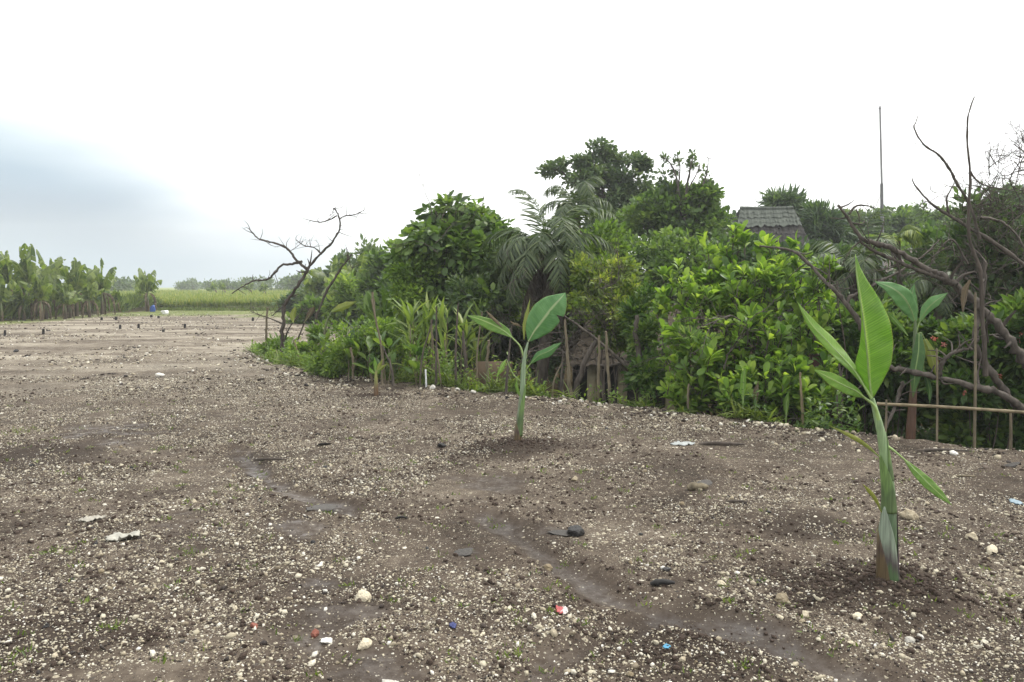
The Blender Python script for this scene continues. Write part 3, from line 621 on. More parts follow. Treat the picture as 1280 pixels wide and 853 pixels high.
def leafpart(parent, pts, wl, wr, Yb, mat, thL=.35, thR=.35, name='leaf', label=None, rib=.006, rnd=.5, pet=None, seed=3, wave=.05, curl=0., ribmat=None, notch=()):
    """pts: (px, py, dY) along the midrib, widths in metres"""
    P = np.array([at(a, b_, Yb+c) for a, b_, c in pts]); rs_ = np.random.default_rng(seed)
    b = MB(); Q = blade(b, P, wl, wr, CAMD(P.mean(0)), thL, thR, rnd=rnd, rs=rs_, wave=wave, curl=curl, notch=notch)
    o = b.build(name, mat, parent)
    sd = o.modifiers.new('thick', 'SOLIDIFY'); sd.thickness = .0012; sd.offset = 0
    if label: o['label'] = label
    b = MB(); tube(b, Q[:-2]+np.array([0, .0015, 0]), np.linspace(rib, rib*.25, len(Q)-2), 6)
    r_ = b.build('midrib', ribmat or RIB, o)
    if pet is not None:
        PP = np.array([at(a, b_, Yb+c) for a, b_, c in pet]); b = MB(); tube(b, PP, [rib*1.9, rib*1.4, rib*1.0] if len(PP) != 2 else [rib*1.6, rib], 8, 10); b.build('petiole', ribmat or RIB, o)
    return o
RIB = plain('banana_midrib_green', (.22, .32, .10), .45, .2, 30)
RIBP = plain('banana_midrib_pale', (.36, .42, .22), .45, .2, 30)
# ================================================================== NEAREST BANANA PLANT
Y0 = gr(1110, 736)[1]; p0 = gr(1110, 738)
nb = thing('banana_plant', (p0[0], p0[1], hz(p0[0], p0[1])-.02), 'nearest young banana plant at right with tall upright bright green leaf and dark stem', 'banana plant')
sb = MB()
SPTS = [(1110, 745), (1109.5, 700), (1110, 660), (1111, 620), (1107, 580), (1102, 545), (1096, 520), (1090, 498)]; SR = [.053, .049, .043, .033, .027, .022, .017, .011]
tube(sb, [at(a, c_, Y0) for a, c_ in SPTS], SR, 20, 60, lump=.03)
NS = stemmat('banana_stem_green', (.08, .13, .065), (.23, .33, .16), (.11, .16, .09), .25)
sb.build('stem', NS, nb)
_sp = spline(np.array([(*p, r_*1000) for p, r_ in zip(SPTS, SR)], float), 200)
def sheath(parent, f, a0, a1, mat, grow=.003, Yb=None, flare=.05, off=0):
    """sheath wrapped round the stem from pixel row f[0] up to f[1], between angles a0..a1 (0 right, 90 towards the camera)"""
    Yb = Yb or Y0; sp_ = _sp if Yb == Y0 else _sp2; yy = np.linspace(f[0], f[1], 26); xx = np.interp(-yy, -sp_[:, 1], sp_[:, 0]); r = np.interp(-yy, -sp_[:, 1], sp_[:, 2])/1000
    b = MB(); n = 14; V = []
    for i_ in range(26):
        q = i_/25; wdt = (1-q**3)*.95+.05; mid = (a0+a1)/2+off*q; ha = (a1-a0)/2*wdt; a = np.radians(np.linspace(mid-ha, mid+ha, n)); rr_ = (r[i_]+grow)*(1+flare*q**3)
        V.append(at(xx[i_], yy[i_], Yb) + rr_*np.stack([np.cos(a), -np.sin(a), 0*a], -1))
    V = np.array(V).reshape(-1, 3); i_ = np.arange(25)[:, None]*n; j_ = np.arange(n-1)[None]
    b.add(V, np.stack([i_+j_, i_+j_+1, i_+n+j_+1, i_+n+j_], -1).reshape(-1, 4), .5, np.stack(np.broadcast_arrays(np.linspace(0, 1, n)[None], np.linspace(0, 1, 26)[:, None]), -1).reshape(-1, 2))
    o = b.build('sheath', mat, parent); sd = o.modifiers.new('thick', 'SOLIDIFY'); sd.thickness = .003; sd.offset = -.5; return o
SH_BR = stemmat('sheath_brown', (.105, .075, .038), (.14, .11, .06), (.07, .045, .035), .5)
SH_PU = stemmat('sheath_purple_dry', (.16, .19, .13), (.10, .07, .065), (.055, .035, .055), .25)
SH_GR = stemmat('sheath_pale_green', (.07, .12, .05), (.22, .27, .20), (.075, .06, .06), .3)
SH_FR = stemmat('sheath_green_fresh', (.09, .14, .05), (.14, .23, .07), (.08, .13, .05), .2)
sheath(nb, (744, 632), 30, 190, SH_GR, .002, off=35)
sheath(nb, (744, 655), 95, 265, SH_BR, .004, off=30)
sheath(nb, (744, 612), -80, 50, SH_PU, .003, off=-10)
sheath(nb, (640, 568), 40, 200, SH_FR, .002, off=35)
sheath(nb, (600, 540), -60, 100, SH_FR, .0015, off=-20)
W = lambda *a: [q*Y0/F for q in a]
leafpart(nb, [(1090, 498, 0), (1086.5, 470, -.01), (1084, 440, -.03), (1080, 405, -.04), (1075, 370, -.03), (1071, 342, .0), (1069, 318, .04)], W(1.5, 14, 18, 9, 3, 2, 1.6, 1, 0), W(1.5, 16, 27, 31, 30, 22, 12, 5, .5), Y0, MT['bl'], .55, .12, label='tall upright bright green leaf', rib=.0065, seed=5, ribmat=RIB, rnd=.6)
leafpart(nb, [(1082, 486, 0), (1070, 466, .03), (1053, 447, .06), (1036, 429, .08), (1014, 405, .07), (996, 377, .04)], W(1, 5, 8, 9, 6, 0), W(1, 6, 12, 14, 9, 0), Y0, MT['bl'], -.5, .9, label='narrow folded leaf leaning to the left', rib=.006, seed=6, pet=[(1095, 516, .0), (1090, 500, 0), (1082, 486, 0)])
leafpart(nb, [(1080, 497, -.02), (1070, 489, -.06), (1055, 482, -.12), (1038, 473, -.17), (1017, 462, -.2)], W(1, 8, 9, 8, 0), W(1, 5, 9, 8, 0), Y0, MT['bl'], -.3, .5, label='short leaf held out low to the left', rib=.006, seed=7, rnd=.4, pet=[(1098, 525, -.01), (1093, 508, -.015), (1080, 497, -.02)])
leafpart(nb, [(1131, 575, -.05), (1146, 590, -.09), (1160, 604, -.13), (1175, 618, -.16), (1190, 632, -.19)], W(1, 5, 7, 5, 0), W(1, 6, 7, 5, 0), Y0, MT['bl'], .35, -.15, label='old leaf drooping low to the right', rib=.004, seed=8, rnd=.3, pet=[(1108, 557, -.01), (1118, 564, -.03), (1131, 575, -.05)])
leafpart(nb, [(1100, 572, -.02), (1083, 557, -.06), (1065, 546, -.1), (1036, 532, -.16)], W(.5, 2.5, 3, 0), W(.5, 2, 3, 0), Y0, MT['bly'], .4, .3, label='withered yellow strip of leaf', rib=.003, seed=9, rnd=.7)
leafpart(nb, [(1102, 641, -.04), (1095, 625, -.07), (1087, 614, -.09), (1078, 605, -.12)], W(.5, 2.6, 3, 0), W(.5, 2, 2, 0), Y0, MT['bly'], .4, .3, label='small yellow dying leaf', rib=.002, seed=10, rnd=.8)
# ================================================================== MIDDLE BANANA PLANT
Y1 = gr(648, 557)[1]; p1 = gr(648, 558); W = lambda *a: [q*Y1/F for q in a]
mb_ = thing('banana_plant', (p1[0], p1[1], hz(p1[0], p1[1])-.02), 'middle young banana plant with one broad upright leaf, standing on open gravel', 'banana plant')
b = MB(); tube(b, [at(648, 562, Y1), at(648, 545, Y1), at(650, 520, Y1), at(653, 490, Y1), at(654, 467, Y1), at(656, 445, Y1), at(660, 428, Y1)], [.040, .038, .032, .027, .024, .019, .009], 14, 40, lump=.03)
b.build('stem', stemmat('banana_stem_bluegreen', (.12, .085, .05), (.22, .30, .18), (.13, .15, .09), .17), mb_)
_sp2 = spline(np.array([(648, 562, 40), (648, 545, 38), (650, 520, 32), (653, 490, 27), (654, 467, 24)], float), 60)
sheath(mb_, (561, 528), 60, 230, SH_BR, .003, Y1)
sheath(mb_, (545, 480), -50, 120, SH_FR, .003, Y1)
leafpart(mb_, [(660.5, 427, 0), (668, 414, -.03), (678, 401, -.06), (690, 385, -.08), (699, 375, -.08), (707, 366, -.05)], W(1, 12, 19, 20, 15, 8, 0), W(1, 12, 17, 19, 18, 12, 0), Y1, MT['blm'], .12, .18, label='broad upright leaf with pale midrib', rib=.006, seed=11, ribmat=RIBP, rnd=.5, notch=((.55, 1),))
leafpart(mb_, [(640, 422, 0), (630, 414, .03), (618, 407, .06), (602, 400, .06), (583, 394, .02)], W(1, 5, 8, 9, 7, 0), W(1, 6, 7, 6, 4, 0), Y1, MT['bl'], -.3, .3, label='leaf arching out to the left', rib=.006, seed=12, rnd=.25, pet=[(655, 447, 0), (650, 433, 0), (640, 422, 0)])
leafpart(mb_, [(663, 455, 0), (673, 445, -.05), (684, 440, -.1), (694, 434, -.14), (702, 428, -.17)], W(1, 5, 5, 4, 0), W(1, 6, 7, 3, 0), Y1, MT['blm'], .3, .2, label='narrow leaf rising to the right', rib=.004, seed=13, rnd=.4, pet=[(656, 470, 0), (658, 462, 0), (663, 455, 0)])
leafpart(mb_, [(607, 388, .04), (614, 396, .03), (622, 404, .02), (629, 411, .01)], W(0, 2.2, 2.2, 0), W(0, 2, 1.5, 0), Y1, MT['bdry'], .3, .3, label='shrivelled dry leaf strip', rib=.002, seed=14, rnd=.8)
leafpart(mb_, [(652, 409, .06), (647, 406, .05), (642, 405, .04), (637, 401, .03)], W(0, 2, 1.4, 0), W(0, 1.6, 1.6, 0), Y1, MT['bdry'], .3, .3, label='small dry leaf curl beside the broad leaf', rib=.002, seed=15, rnd=.8)
leafpart(mb_, [(655, 425, .05), (656, 408, .06), (659, 393, .07), (663, 372, .08)], W(.5, 3, 3, 0), W(.5, 2, 2, 0), Y1, MT['bly'], .2, .2, label='furled yellow leaf tip behind the broad leaf', rib=.002, seed=16, rnd=.5)
leafpart(mb_, [(633, 449, 0), (629, 455, -.02), (625, 463, -.04), (620, 472, -.05)], W(0, 3, 3.5, 0), W(0, 2.5, 2, 0), Y1, MT['bl'], .3, .2, rib=.003, seed=17, rnd=.6, pet=[(652, 478, 0), (641, 467, 0), (633, 449, 0)])
leafpart(mb_, [(651, 497, -.03), (648, 490, -.05), (646, 482, -.06), (646, 474, -.06)], W(0, 2.4, 2.4, 0), W(0, 1.5, 1.5, 0), Y1, MT['bl'], .3, .2, rib=.003, seed=18, rnd=.5)
# ================================================================== THIRD BANANA PLANT (red stem, by the rail)
Y2 = gr(1138, 543)[1]; p2 = gr(1138, 545); W = lambda *a: [q*Y2/F for q in a]
tb = thing('banana_plant', (p2[0], p2[1], hz(p2[0], p2[1])-.03), 'young banana plant with reddish stem and drooping leaves in front of the bamboo rail', 'banana plant')
b = MB(); tube(b, [at(1138, 549, Y2), at(1139, 530, Y2), at(1141, 500, Y2), at(1143, 460, Y2), at(1144, 425, Y2), at(1144, 400, Y2)], [.05, .048, .04, .03, .024, .012], 14, 36, lump=.03)
b.build('stem', stemmat('banana_stem_reddish', (.095, .05, .03), (.12, .17, .075), (.12, .09, .05), .38), tb)
leafpart(tb, [(1144, 403, 0), (1139, 388, -.04), (1130, 372, -.1), (1115, 360, -.16), (1093, 352, -.2)], W(1, 9, 14, 10, 0), W(1, 9, 12, 7, 0), Y2, MT['blm'], -.2, .5, label='long leaf arching over to the left', rib=.006, seed=21, rnd=.65)
leafpart(tb, [(1144, 405, .05), (1142, 390, .06), (1140, 372, .07), (1143, 355, .05)], W(1, 8, 8, 0), W(1, 6, 6, 0), Y2, MT['blm'], .3, .3, label='upright leaf with torn pale tip', rib=.005, seed=22, rnd=.6)
leafpart(tb, [(1150, 402, 0), (1158, 388, -.05), (1169, 377, -.1), (1185, 366, -.14)], W(1, 7, 8, 0), W(1, 5, 7, 0), Y2, MT['blm'], .15, .3, label='pale leaf held up to the right', rib=.005, seed=23, rnd=.8, pet=[(1145, 420, 0), (1147, 410, 0), (1150, 402, 0)])
leafpart(tb, [(1149, 418, -.06), (1148, 440, -.1), (1144, 465, -.12), (1141, 498, -.12)], W(3, 8, 9, 0), W(3, 7, 7, 0), Y2, MT['bld'], .1, .35, label='dark green leaf hanging straight down', rib=.005, seed=24, rnd=.7)
leafpart(tb, [(1135, 420, 0), (1125, 408, .02), (1116, 398, .05), (1107, 389, .08)], W(.6, 3, 3, 0), W(.6, 3, 3, 0), Y2, MT['bl'], .3, .3, rib=.004, seed=25, rnd=.2)
leafpart(tb, [(1156, 424, -.02), (1162, 438, -.05), (1167, 455, -.06), (1171, 471, -.06)], W(2, 5, 6, 1), W(2, 6, 6, 0), Y2, MT['bly'], .1, .2, label='yellow green leaf drooping at the right', rib=.004, seed=26, rnd=.4, pet=[(1146, 420, 0), (1151, 416, -.01), (1156, 424, -.02)])
leafpart(tb, [(1152, 455, -.02), (1158, 472, -.04), (1162, 490, -.05), (1162, 506, -.05)], W(1, 3, 3, 0), W(1, 3, 3, 0), Y2, MT['bld'], .2, .2, rib=.003, seed=27, rnd=.6)
# small far one
Y3 = gr(470, 497)[1]; p3 = gr(470, 498); W = lambda *a: [q*Y3/F for q in a]
fb = thing('banana_plant', (p3[0], p3[1], hz(p3[0], p3[1])-.02), 'knee high banana seedling with brown stub, on the gravel before the light green bush', 'banana plant')
b = MB(); tube(b, [at(470, 500, Y3), at(470, 485, Y3), at(470, 470, Y3), at(470, 463, Y3)], [.04, .03, .022, .012], 10, 14)
b.build('stem', stemmat('banana_stem_seedling', (.12, .07, .035), (.24, .26, .08), (.16, .12, .06), .3), fb)
for kk, (a, c_) in enumerate([((461, 458), (464, 464)), ((479, 448), (474, 458)), ((476, 462), (473, 465)), ((485, 455), (477, 460)), ((468, 446), (469, 456))]):
    leafpart(fb, [(470, 468, 0), (*c_, 0), (*a, -.03)], W(.5, 2.6, 0), W(.5, 2.6, 0), Y3, MT['bly' if kk % 2 else 'bl'], .3, .3, rib=.003, seed=30+kk)
# ================================================================== procedural banana plants
def banana(px, Yd, top, label, group=None, n=8, seed=1, L_=.55, dry=2, mat=None, base=None, lean=0., w_=.13, name='banana_plant', stems=1):
    rs = np.random.default_rng(seed); c = at(px, 400, Yd); z0 = hz(c[0], c[1])
    zt = at(px, top, Yd)[2]; h = zt-z0; t = thing(name, (c[0], c[1], z0-.05), label, 'banana plant', group)
    o = np.array([c[0], c[1], z0-.05]); tp = o + np.array([lean*h, 0, h*.52])
    b = MB(); tube(b, [o, (o+tp)/2+np.array([.02, 0, 0]), tp], [.055*h**.5*1.2, .045*h**.5, .02*h**.5], 8, 10, lump=.1, rs=rs); b.build('stem', BST, t)
    for k in range(n):
        az = k*2.4+rs.random()*.8; el = R(86-66*k/n + 13*rs.normal()); isdry = k >= n-dry
        if isdry: el = R(-5)
        d = np.array([math.cos(az)*math.cos(el), math.sin(az)*math.cos(el), math.sin(el)]); Lg = h*L_*(.75+.35*rs.random()); P = [tp - np.array([0, 0, .05*h])]
        bend = (.35+.45*rs.random()+(.3 if isdry else 0))*2.4/9
        for s_ in range(9):
            P.append(P[-1]+d*Lg/9); d = nrm(d + np.array([0, 0, -bend*(1-.3*d[2]) if not isdry else -1.3]) * (s_/5+.2))
        P = np.array(P); wd = w_*1.15*h**.5*(.8+.4*rs.random())*(.35 if isdry else 1)
        b = MB(); T = nrm(np.gradient(P, axis=0)); PP = spline(P, 34); TT = nrm(np.gradient(PP, axis=0)); S = nrm(np.cross(TT, [0, 0, 1.]+.001*rs.normal(size=3)))
        roll = rs.normal()*.5; Nn = np.cross(S, TT); S = S*math.cos(roll)+Nn*math.sin(roll); Nn = np.cross(S, TT)
        sv = np.linspace(0, 1, 34); prof = wd*np.clip((sv-.1)/.12, .12, 1)*np.sqrt(np.clip(1-((sv-.45)/.56)**2*(sv > .45), 0.001, 1))
        for sg in (-1, 1):                      # torn strips share one midrib
            i0 = 0; 
            while i0 < 33:
                i1 = min(33, i0+int(rs.integers(1, 6))); fold = .15+.95*rs.random()**1.5+(.5 if isdry else 0); ii = np.arange(i0, i1+1)
                e1 = PP[ii]+sg*S[ii]*(prof[ii]*.5)[:, None]*math.cos(fold*.5) - Nn[ii]*(prof[ii]*.5*math.sin(fold*.5))[:, None]*-1
                e2 = PP[ii]+sg*S[ii]*prof[ii][:, None]*math.cos(fold) - Nn[ii]*(prof[ii]*math.sin(fold))[:, None]*1 - np.array([0, 0, 1])*(prof[ii]*.25)[:, None]
                V = np.stack([PP[ii], e1, e2], 1).reshape(-1, 3); q = np.arange(len(ii)-1)[:, None]*3; jj = np.arange(2)[None]
                uv = np.stack([np.tile([.5, .5+.25*sg, .5+.49*sg], len(ii)), np.repeat(sv[ii], 3)], -1)
                b.add(V, np.stack([q+jj, q+jj+1, q+3+jj+1, q+3+jj], -1).reshape(-1, 4), np.clip(.45+.3*rs.normal(), 0, 1), uv); i0 = i1 + (rs.random() < .12)
        tube(b, PP[:30], np.linspace(.016, .004, 30)*h**.3, 5, rnd=.9)
        lf = b.build('leaf', MT['bdry'] if isdry else (mat or MT['bfar']), t)
        if isdry: lf['label'] = 'dead brown hanging leaf'
    return t
BST = stemmat('banana_stem_old', (.07, .05, .03), (.12, .15, .06), (.10, .08, .045), .35)
GRV = 'banana plants in the grove at the left'
SHR = []
grove = [(-22, 37, 312, 'banana plant at the left frame edge, leaves browned at the top', 9), (14, 39, 324, 'banana plant second from the left frame edge with ragged light leaves', 9), (38, 38, 314, 'tallest leaf tuft of the left banana grove, brown leaf hanging to one side', 10),
         (66, 40, 320, 'banana plant with leaves swept right in the left grove', 9), (52, 36.5, 347, 'short banana plant at the front of the left grove', 8), (96, 41, 330, 'banana plant with upright pale leaf in the middle of the left grove', 9),
         (82, 38, 357, 'low banana plant standing before the middle of the left grove', 7), (128, 43, 332, 'banana plant at the right shoulder of the left grove with long spreading leaf', 10), (112, 40, 352, 'low banana plant before the right shoulder of the left grove', 7),
         (145, 46, 362, 'low banana clump at the right end of the left grove', 8), (-5, 36, 350, 'low banana plant in front of the left frame edge', 8)]
for k, px in enumerate((2, 30, 58, 88)): banana(px, 35.5+k*1.2, [352, 358, 350, 360, 356, 362][k], ORD[[0, 1, 2, 9][k]]+' of the low banana shoots along the grassy bank', 'low banana shoots along the bank', 8, 150+k, .75, 2, w_=.17)
for k, (px, Yd, tp, lb, n_) in enumerate(grove): banana(px, Yd, tp, lb, GRV, n_+3, 50+k, .66, 4+(k % 2), w_=.15)
for k, (px, py, rx, ry, Yd) in enumerate([(0, 372, 30, 20, 43), (45, 372, 30, 20, 44), (90, 374, 28, 18, 45), (128, 382, 18, 10, 47)]):
    SHR.append((ORD[[0, 1, 2, 9][k]] + ' of the shaded bushes behind the stems of the left banana grove', px, py, rx, ry, Yd, 280+k))
banana(185, 49, 338, 'lone banana plant standing apart at the corner of the rice field', None, 9, 71, .6, 3, w_=.17)
banana(176, 50, 352, 'small banana plant leaning beside the lone one at the field corner', None, 6, 72, .6, 2, w_=.15)
# blue sack tied at the lone banana
b = MB(); V, Fc = stone_template(np.random.default_rng(4), 2, .06); b.add(V*np.array([.2, .16, .36])+at(190, 387, 48.5), Fc)
tag(b.build('blue_sack', plain('blue_plastic', (.02, .07, .28), .4), origin=gr(190, 391)), 'crumpled blue plastic sack at the foot of the lone banana plant', 'sack')
# ================================================================== FAR FIELD
def blades(name, x, y, h, mat, label, cat, seed=1, T=LF_STR, wd=1., lean=.35):
    rs = np.random.default_rng(seed); n = len(x); z = terrain(x, y)[0]; b = MB()
    d = np.stack([lean*rs.normal(size=n), lean*rs.normal(size=n), np.ones(n)], -1)
    leaves(b, T, np.stack([x, y, z-.01], -1), d, rvec(n, rs)*np.array([1, 1, .1]), h*(.6+.6*rs.random(n)), np.clip(.5+.25*rs.normal(size=n), 0, 1), wd)
    return tag(b.build(name, mat), label, cat, kind='stuff')
rs = np.random.default_rng(5)
n = 60000; y = 51.4+ (rs.random(n)**2.2)*70; x = -44+44*rs.random(n) - (y-51)*.25*rs.random(n)
blades('rice_crop', x, y, .42+.003*(y-51), MT['rice'], 'yellow green rice standing in the flooded field beyond the gravel', 'rice', 2, LF_STR, 2.2, .25)
n = 26000; x = -22.7-9*rs.random(n)**1.3; y = 26+26*rs.random(n)
blades('bank_grass', x, y, .3+.55*fbm(x*.5, y*.5, 2, 8), MT['grass'], 'rank grass covering the bank under the banana grove', 'grass', 3, LF_STR, 2.0, .4)
n = 2600; x = -22.6+12*rs.random(n); y = 50.6+.9*rs.random(n)
blades('bund_grass', x, y, .25, MT['grass'], 'short grass along the earth lip of the rice field', 'grass', 4, LF_STR, 2.0, .4)
n = 9000; x = -34+30*rs.random(n); y = 41+9*rs.random(n); k = (fbm(x*.4, y*.4, 3, 44) > .45) & (x > -22); x, y = x[k], y[k]
blades('turf', x, y, .07, MT['grass'], 'thin green turf on the far edge of the gravel', 'grass', 5, LF_STR, 2.5, .5)
# pale strip of mortar/plastic sheet & white bag near bund
b = MB(); b.add(stone_template(rs, 2, .1)[0]*np.array([.3, .15, .14])+gr(207, 393)+[0, 0, .08], stone_template(rs, 2, .1)[1])
tag(b.build('white_bag', plain('white_plastic_sheet', (.7, .7, .68), .5), origin=gr(207, 393)), 'small white bag lying by the far field bank', 'bag')
# far trees on the horizon
def lump(px, py, w_, h_, Yd, label, seed, lm='grey', size=.5, n=90, nl=14, cat='tree', grp='trees on the far horizon', base=None):
    c = at(px, py, Yd); lobes = [(px, py+h_*.2, w_*.55, h_*.5, Yd), (px-w_*.3, py+h_*.35, w_*.4, h_*.4, Yd), (px+w_*.32, py+h_*.3, w_*.42, h_*.42, Yd)]
    tree('distant_tree' if cat == 'tree' else 'bush', label, cat, (c[0], c[1]), lobes, LF_DIA, size, n, nl, MT[lm], tr=.12, crad=size*1.6, group=grp, seed=seed, twigs=.0)
rs2 = np.random.default_rng(3)
for k, (px, py, w_, h_, Yd) in enumerate([(142, 354, 30, 14, 120), (228, 356, 10, 10, 190), (242, 355, 14, 10, 200), (262, 356, 18, 9, 180), (285, 356, 18, 10, 150), (306, 355, 20, 12, 160), (326, 354, 24, 12, 170), (350, 352, 26, 14, 150), (372, 350, 24, 16, 130), (160, 357, 16, 8, 150)]):
    lump(px, py, w_, h_, Yd, ORD[[0, 2, 3, 4, 5, 6, 7, 8, 9, 1][k]] + ' of the hazy trees on the far horizon', 200+k, 'grey', .55, 60, 12)
for k, (px, Yd, tp) in enumerate([(279, 88, 351), (312, 92, 352), (268, 95, 353), (330, 85, 354)]):
    banana(px, Yd, tp, ORD[[1, 2, 0, 9][k]] + ' of the distant banana plants standing in the rice field', 'distant banana plants in the rice field', 6, 90+k, .6, 1, w_=.2)
# black stakes
for k, (px, py, hp) in enumerate([(6, 420, 7), (54, 418, 7), (150, 411, 5), (173, 411, 6), (231, 410, 5), (127, 400, 3), (145, 400, 4), (189, 397, 3), (198, 398, 3), (316, 401, 4), (204, 415, 3)]):
    p = gr(px, py); hh = hp*p[1]/F; b = MB(); ww = 3.2*p[1]/F/2
    tube(b, [[p[0], p[1], -.05], [p[0]+.01, p[1], hh*.6], [p[0]+.015, p[1], hh]], [ww, ww*.95, ww*.85], 7, lump=.2)
    tag(b.build('stake', MT['black'], origin=(p[0], p[1], 0)), ['first', 'second', 'fifth', 'sixth', 'ninth', 'third', 'fourth', 'seventh', 'eighth', 'eleventh', 'tenth'][k] + ' from the left of the short black stakes in the far gravel', 'stake', 'black stakes across the far gravel')
# ================================================================== DEAD TREES AND BRANCHES
def limbs(name, label, cat, paths, Yb, mat, base=None, group=None, lump_=.10, part='branch', trunkn='trunk', seed=1, thorns=0, twig=0):
    """paths: (list of (px, py[, dY]), r0, r1); the first is the trunk"""
    rs = np.random.default_rng(seed); P0 = at(*paths[0][0][0][:2], Yb + (paths[0][0][0][2] if len(paths[0][0][0]) > 2 else 0))
    t = thing(name, P0 if base is None else base, label, cat, group)
    for k, (pts, r0, r1) in enumerate(paths):
        P = np.array([at(q[0], q[1], Yb+(q[2] if len(q) > 2 else 0)) for q in pts]); nstep = max(8, len(pts)*5)
        Q = spline(P, nstep) + rs.normal(size=(nstep, 3))*r1*.35; b = MB(); tube(b, Q, np.linspace(r0, r1, nstep)*(1+.12*rs.normal(size=nstep)*(r0 > .012)), 8 if r0 > .02 else 5, lump=lump_, rs=rs)
        if thorns and k in thorns:
            nn_ = 90; i_ = rs.integers(0, nstep-1, nn_); leaves(b, LF_LAN, Q[i_], rvec(nn_, rs)+[0, 0, .3], rvec(nn_, rs), .035, .5)
        for _ in range(twig*2):
            i_ = int(rs.integers(nstep//3, nstep)); q = Q[i_]; d = nrm(rs.normal(size=3)+[0, 0, .5]); l_ = .12+.25*rs.random()
            tube(b, [q, q+d*l_*.5, q+d*l_+rs.normal(size=3)*.05], [r1*.7, r1*.5, r1*.2], 4, 5, cap=False)
        b.build(trunkn if k == 0 else part, mat, t)
    return t
Yd = gr(353, 447)[1]
limbs('dead_tree', 'bare dead tree with forked crooked branches at the tip of the planting', 'dead tree', [
    ([(353, 449), (353, 425), (354, 400), (356, 382), (366, 366), (380, 345), (387, 333)], .046, .03),
    ([(387, 333), (402, 316), (415, 303), (424, 288), (425, 278), (421, 265), (417, 260)], .028, .012),
    ([(424, 274), (432, 270), (444, 268), (455, 263)], .018, .009), ([(421, 270), (412, 275), (400, 278), (387, 276)], .017, .009), ([(417, 260), (416, 266), (412, 270)], .01, .004),
    ([(384, 336), (372, 327), (361, 313), (350, 306), (335, 302), (322, 298), (313, 288)], .032, .012),
    ([(378, 327), (366, 330), (352, 332), (340, 345), (332, 350), (318, 351), (304, 358), (290, 367)], .03, .012),
    ([(402, 318), (393, 310), (380, 307), (370, 300)], .02, .009), ([(363, 314), (372, 308), (381, 300)], .008, .004), ([(400, 316), (398, 305), (394, 300)], .006, .003),
    ([(353, 405), (342, 400), (328, 395), (314, 390)], .02, .008), ([(356, 380), (348, 388), (340, 395)], .015, .006),
    ([(353, 432), (362, 410), (378, 388)], .02, .01)], Yd, MT['dbark'], twig=5)
Yd2 = gr(388, 448)[1]
limbs('dead_tree', 'leaning dead trunk with broken tip to the right of the forked dead tree', 'dead tree', [
    ([(386, 449), (386, 432), (395, 400), (405, 372), (420, 345), (432, 328), (440, 318)], .036, .016),
    ([(386, 432), (400, 425), (408, 415), (415, 405), (425, 410)], .035, .012), ([(372, 425), (382, 400), (392, 385)], .02, .01), ([(436, 324), (440, 335), (450, 330)], .01, .004)], Yd2, MT['dbark'], seed=3, twig=3)
YR = 8.6
big = limbs('fallen_dead_tree', 'large leafless toppled tree with thick grey brown limbs sprawling over the hedge at right', 'dead tree', [
    ([(1300, 478, 0), (1280, 451), (1262, 425), (1236, 395), (1210, 369), (1184, 349), (1162, 339)], .054, .036),
    ([(1162, 339), (1135, 322), (1113, 310), (1095, 305), (1078, 299), (1066, 284), (1059, 272), (1048, 257)], .034, .014),
    ([(1184, 350), (1160, 342), (1143, 336), (1120, 326), (1102, 318), (1081, 307), (1073, 296)], .026, .011),
    ([(1061, 268), (1070, 258), (1082, 257), (1094, 261)], .014, .004), ([(1070, 262), (1074, 272), (1073, 285)], .008, .003),
    ([(1113, 310), (1122, 330), (1126, 345), (1132, 343), (1145, 340), (1160, 325), (1185, 308)], .012, .004),
    ([(1310, 352, .2), (1280, 331, .2), (1243, 304, .2), (1210, 284, .2), (1186, 269, .2), (1162, 253, .2), (1143, 231, .2), (1141, 223, .2)], .030, .005),
    ([(1186, 269, .2), (1183, 250, .15), (1187, 240, .15), (1193, 229, .15)], .014, .005),
    ([(1225, 300, .2), (1213, 258, .2), (1197, 231, .2), (1186, 210, .2), (1173, 194, .2), (1154, 180, .2), (1143, 161, .2), (1145, 152, .2), (1148, 145, .2)], .020, .004),
    ([(1225, 272, .1), (1240, 274, .1), (1254, 279, .1), (1270, 293, .1), (1282, 315, .1)], .018, .010),
    ([(1213, 215, .2), (1221, 226, .2), (1235, 233, .2), (1256, 237, .2), (1275, 240, .3)], .012, .004),
    ([(1300, 530, -.1), (1280, 512, -.1), (1262, 498), (1243, 470), (1223, 441), (1219, 420), (1225, 380, .1), (1232, 330, .1)], .05, .02),
    ([(1290, 520, -.2), (1249, 492, -.2), (1223, 485, -.2), (1184, 474, -.2), (1141, 466, -.2), (1113, 459, -.2), (1090, 452, -.2)], .042, .022),
    ([(1174, 470, -.2), (1177, 456, -.25), (1185, 445, -.3), (1199, 438, -.3), (1215, 436, -.3)], .026, .016),
    ([(1100, 470, 0), (1085, 430, 0), (1072, 400, 0), (1056, 378, 0), (1040, 360, 0), (1026, 346, .1), (1000, 320, .2), (985, 312, .3), (950, 308, .4)], .034, .012),
    ([(1058, 380, 0), (1062, 372, 0), (1076, 365, 0), (1100, 352, .1), (1125, 339, .2), (1154, 320, .3), (1175, 300, .4)], .022, .008),
    ([(1056, 378, 0), (1048, 362, .05), (1046, 352, .1)], .015, .006), ([(1128, 478, -.2), (1120, 505, -.2), (1106, 538, -.3)], .022, .014),
    ([(1210, 330, .3), (1190, 300, .3), (1170, 318, .3), (1160, 340, .3)], .012, .006),
    ([(1158, 252, .2), (1150, 258, .2), (1165, 262, .2)], .006, .003), ([(1186, 269, .2), (1200, 274, .2), (1230, 270, .2)], .008, .003)], YR, MT['limb'], base=at(1300, 520, YR), twig=4, seed=9)
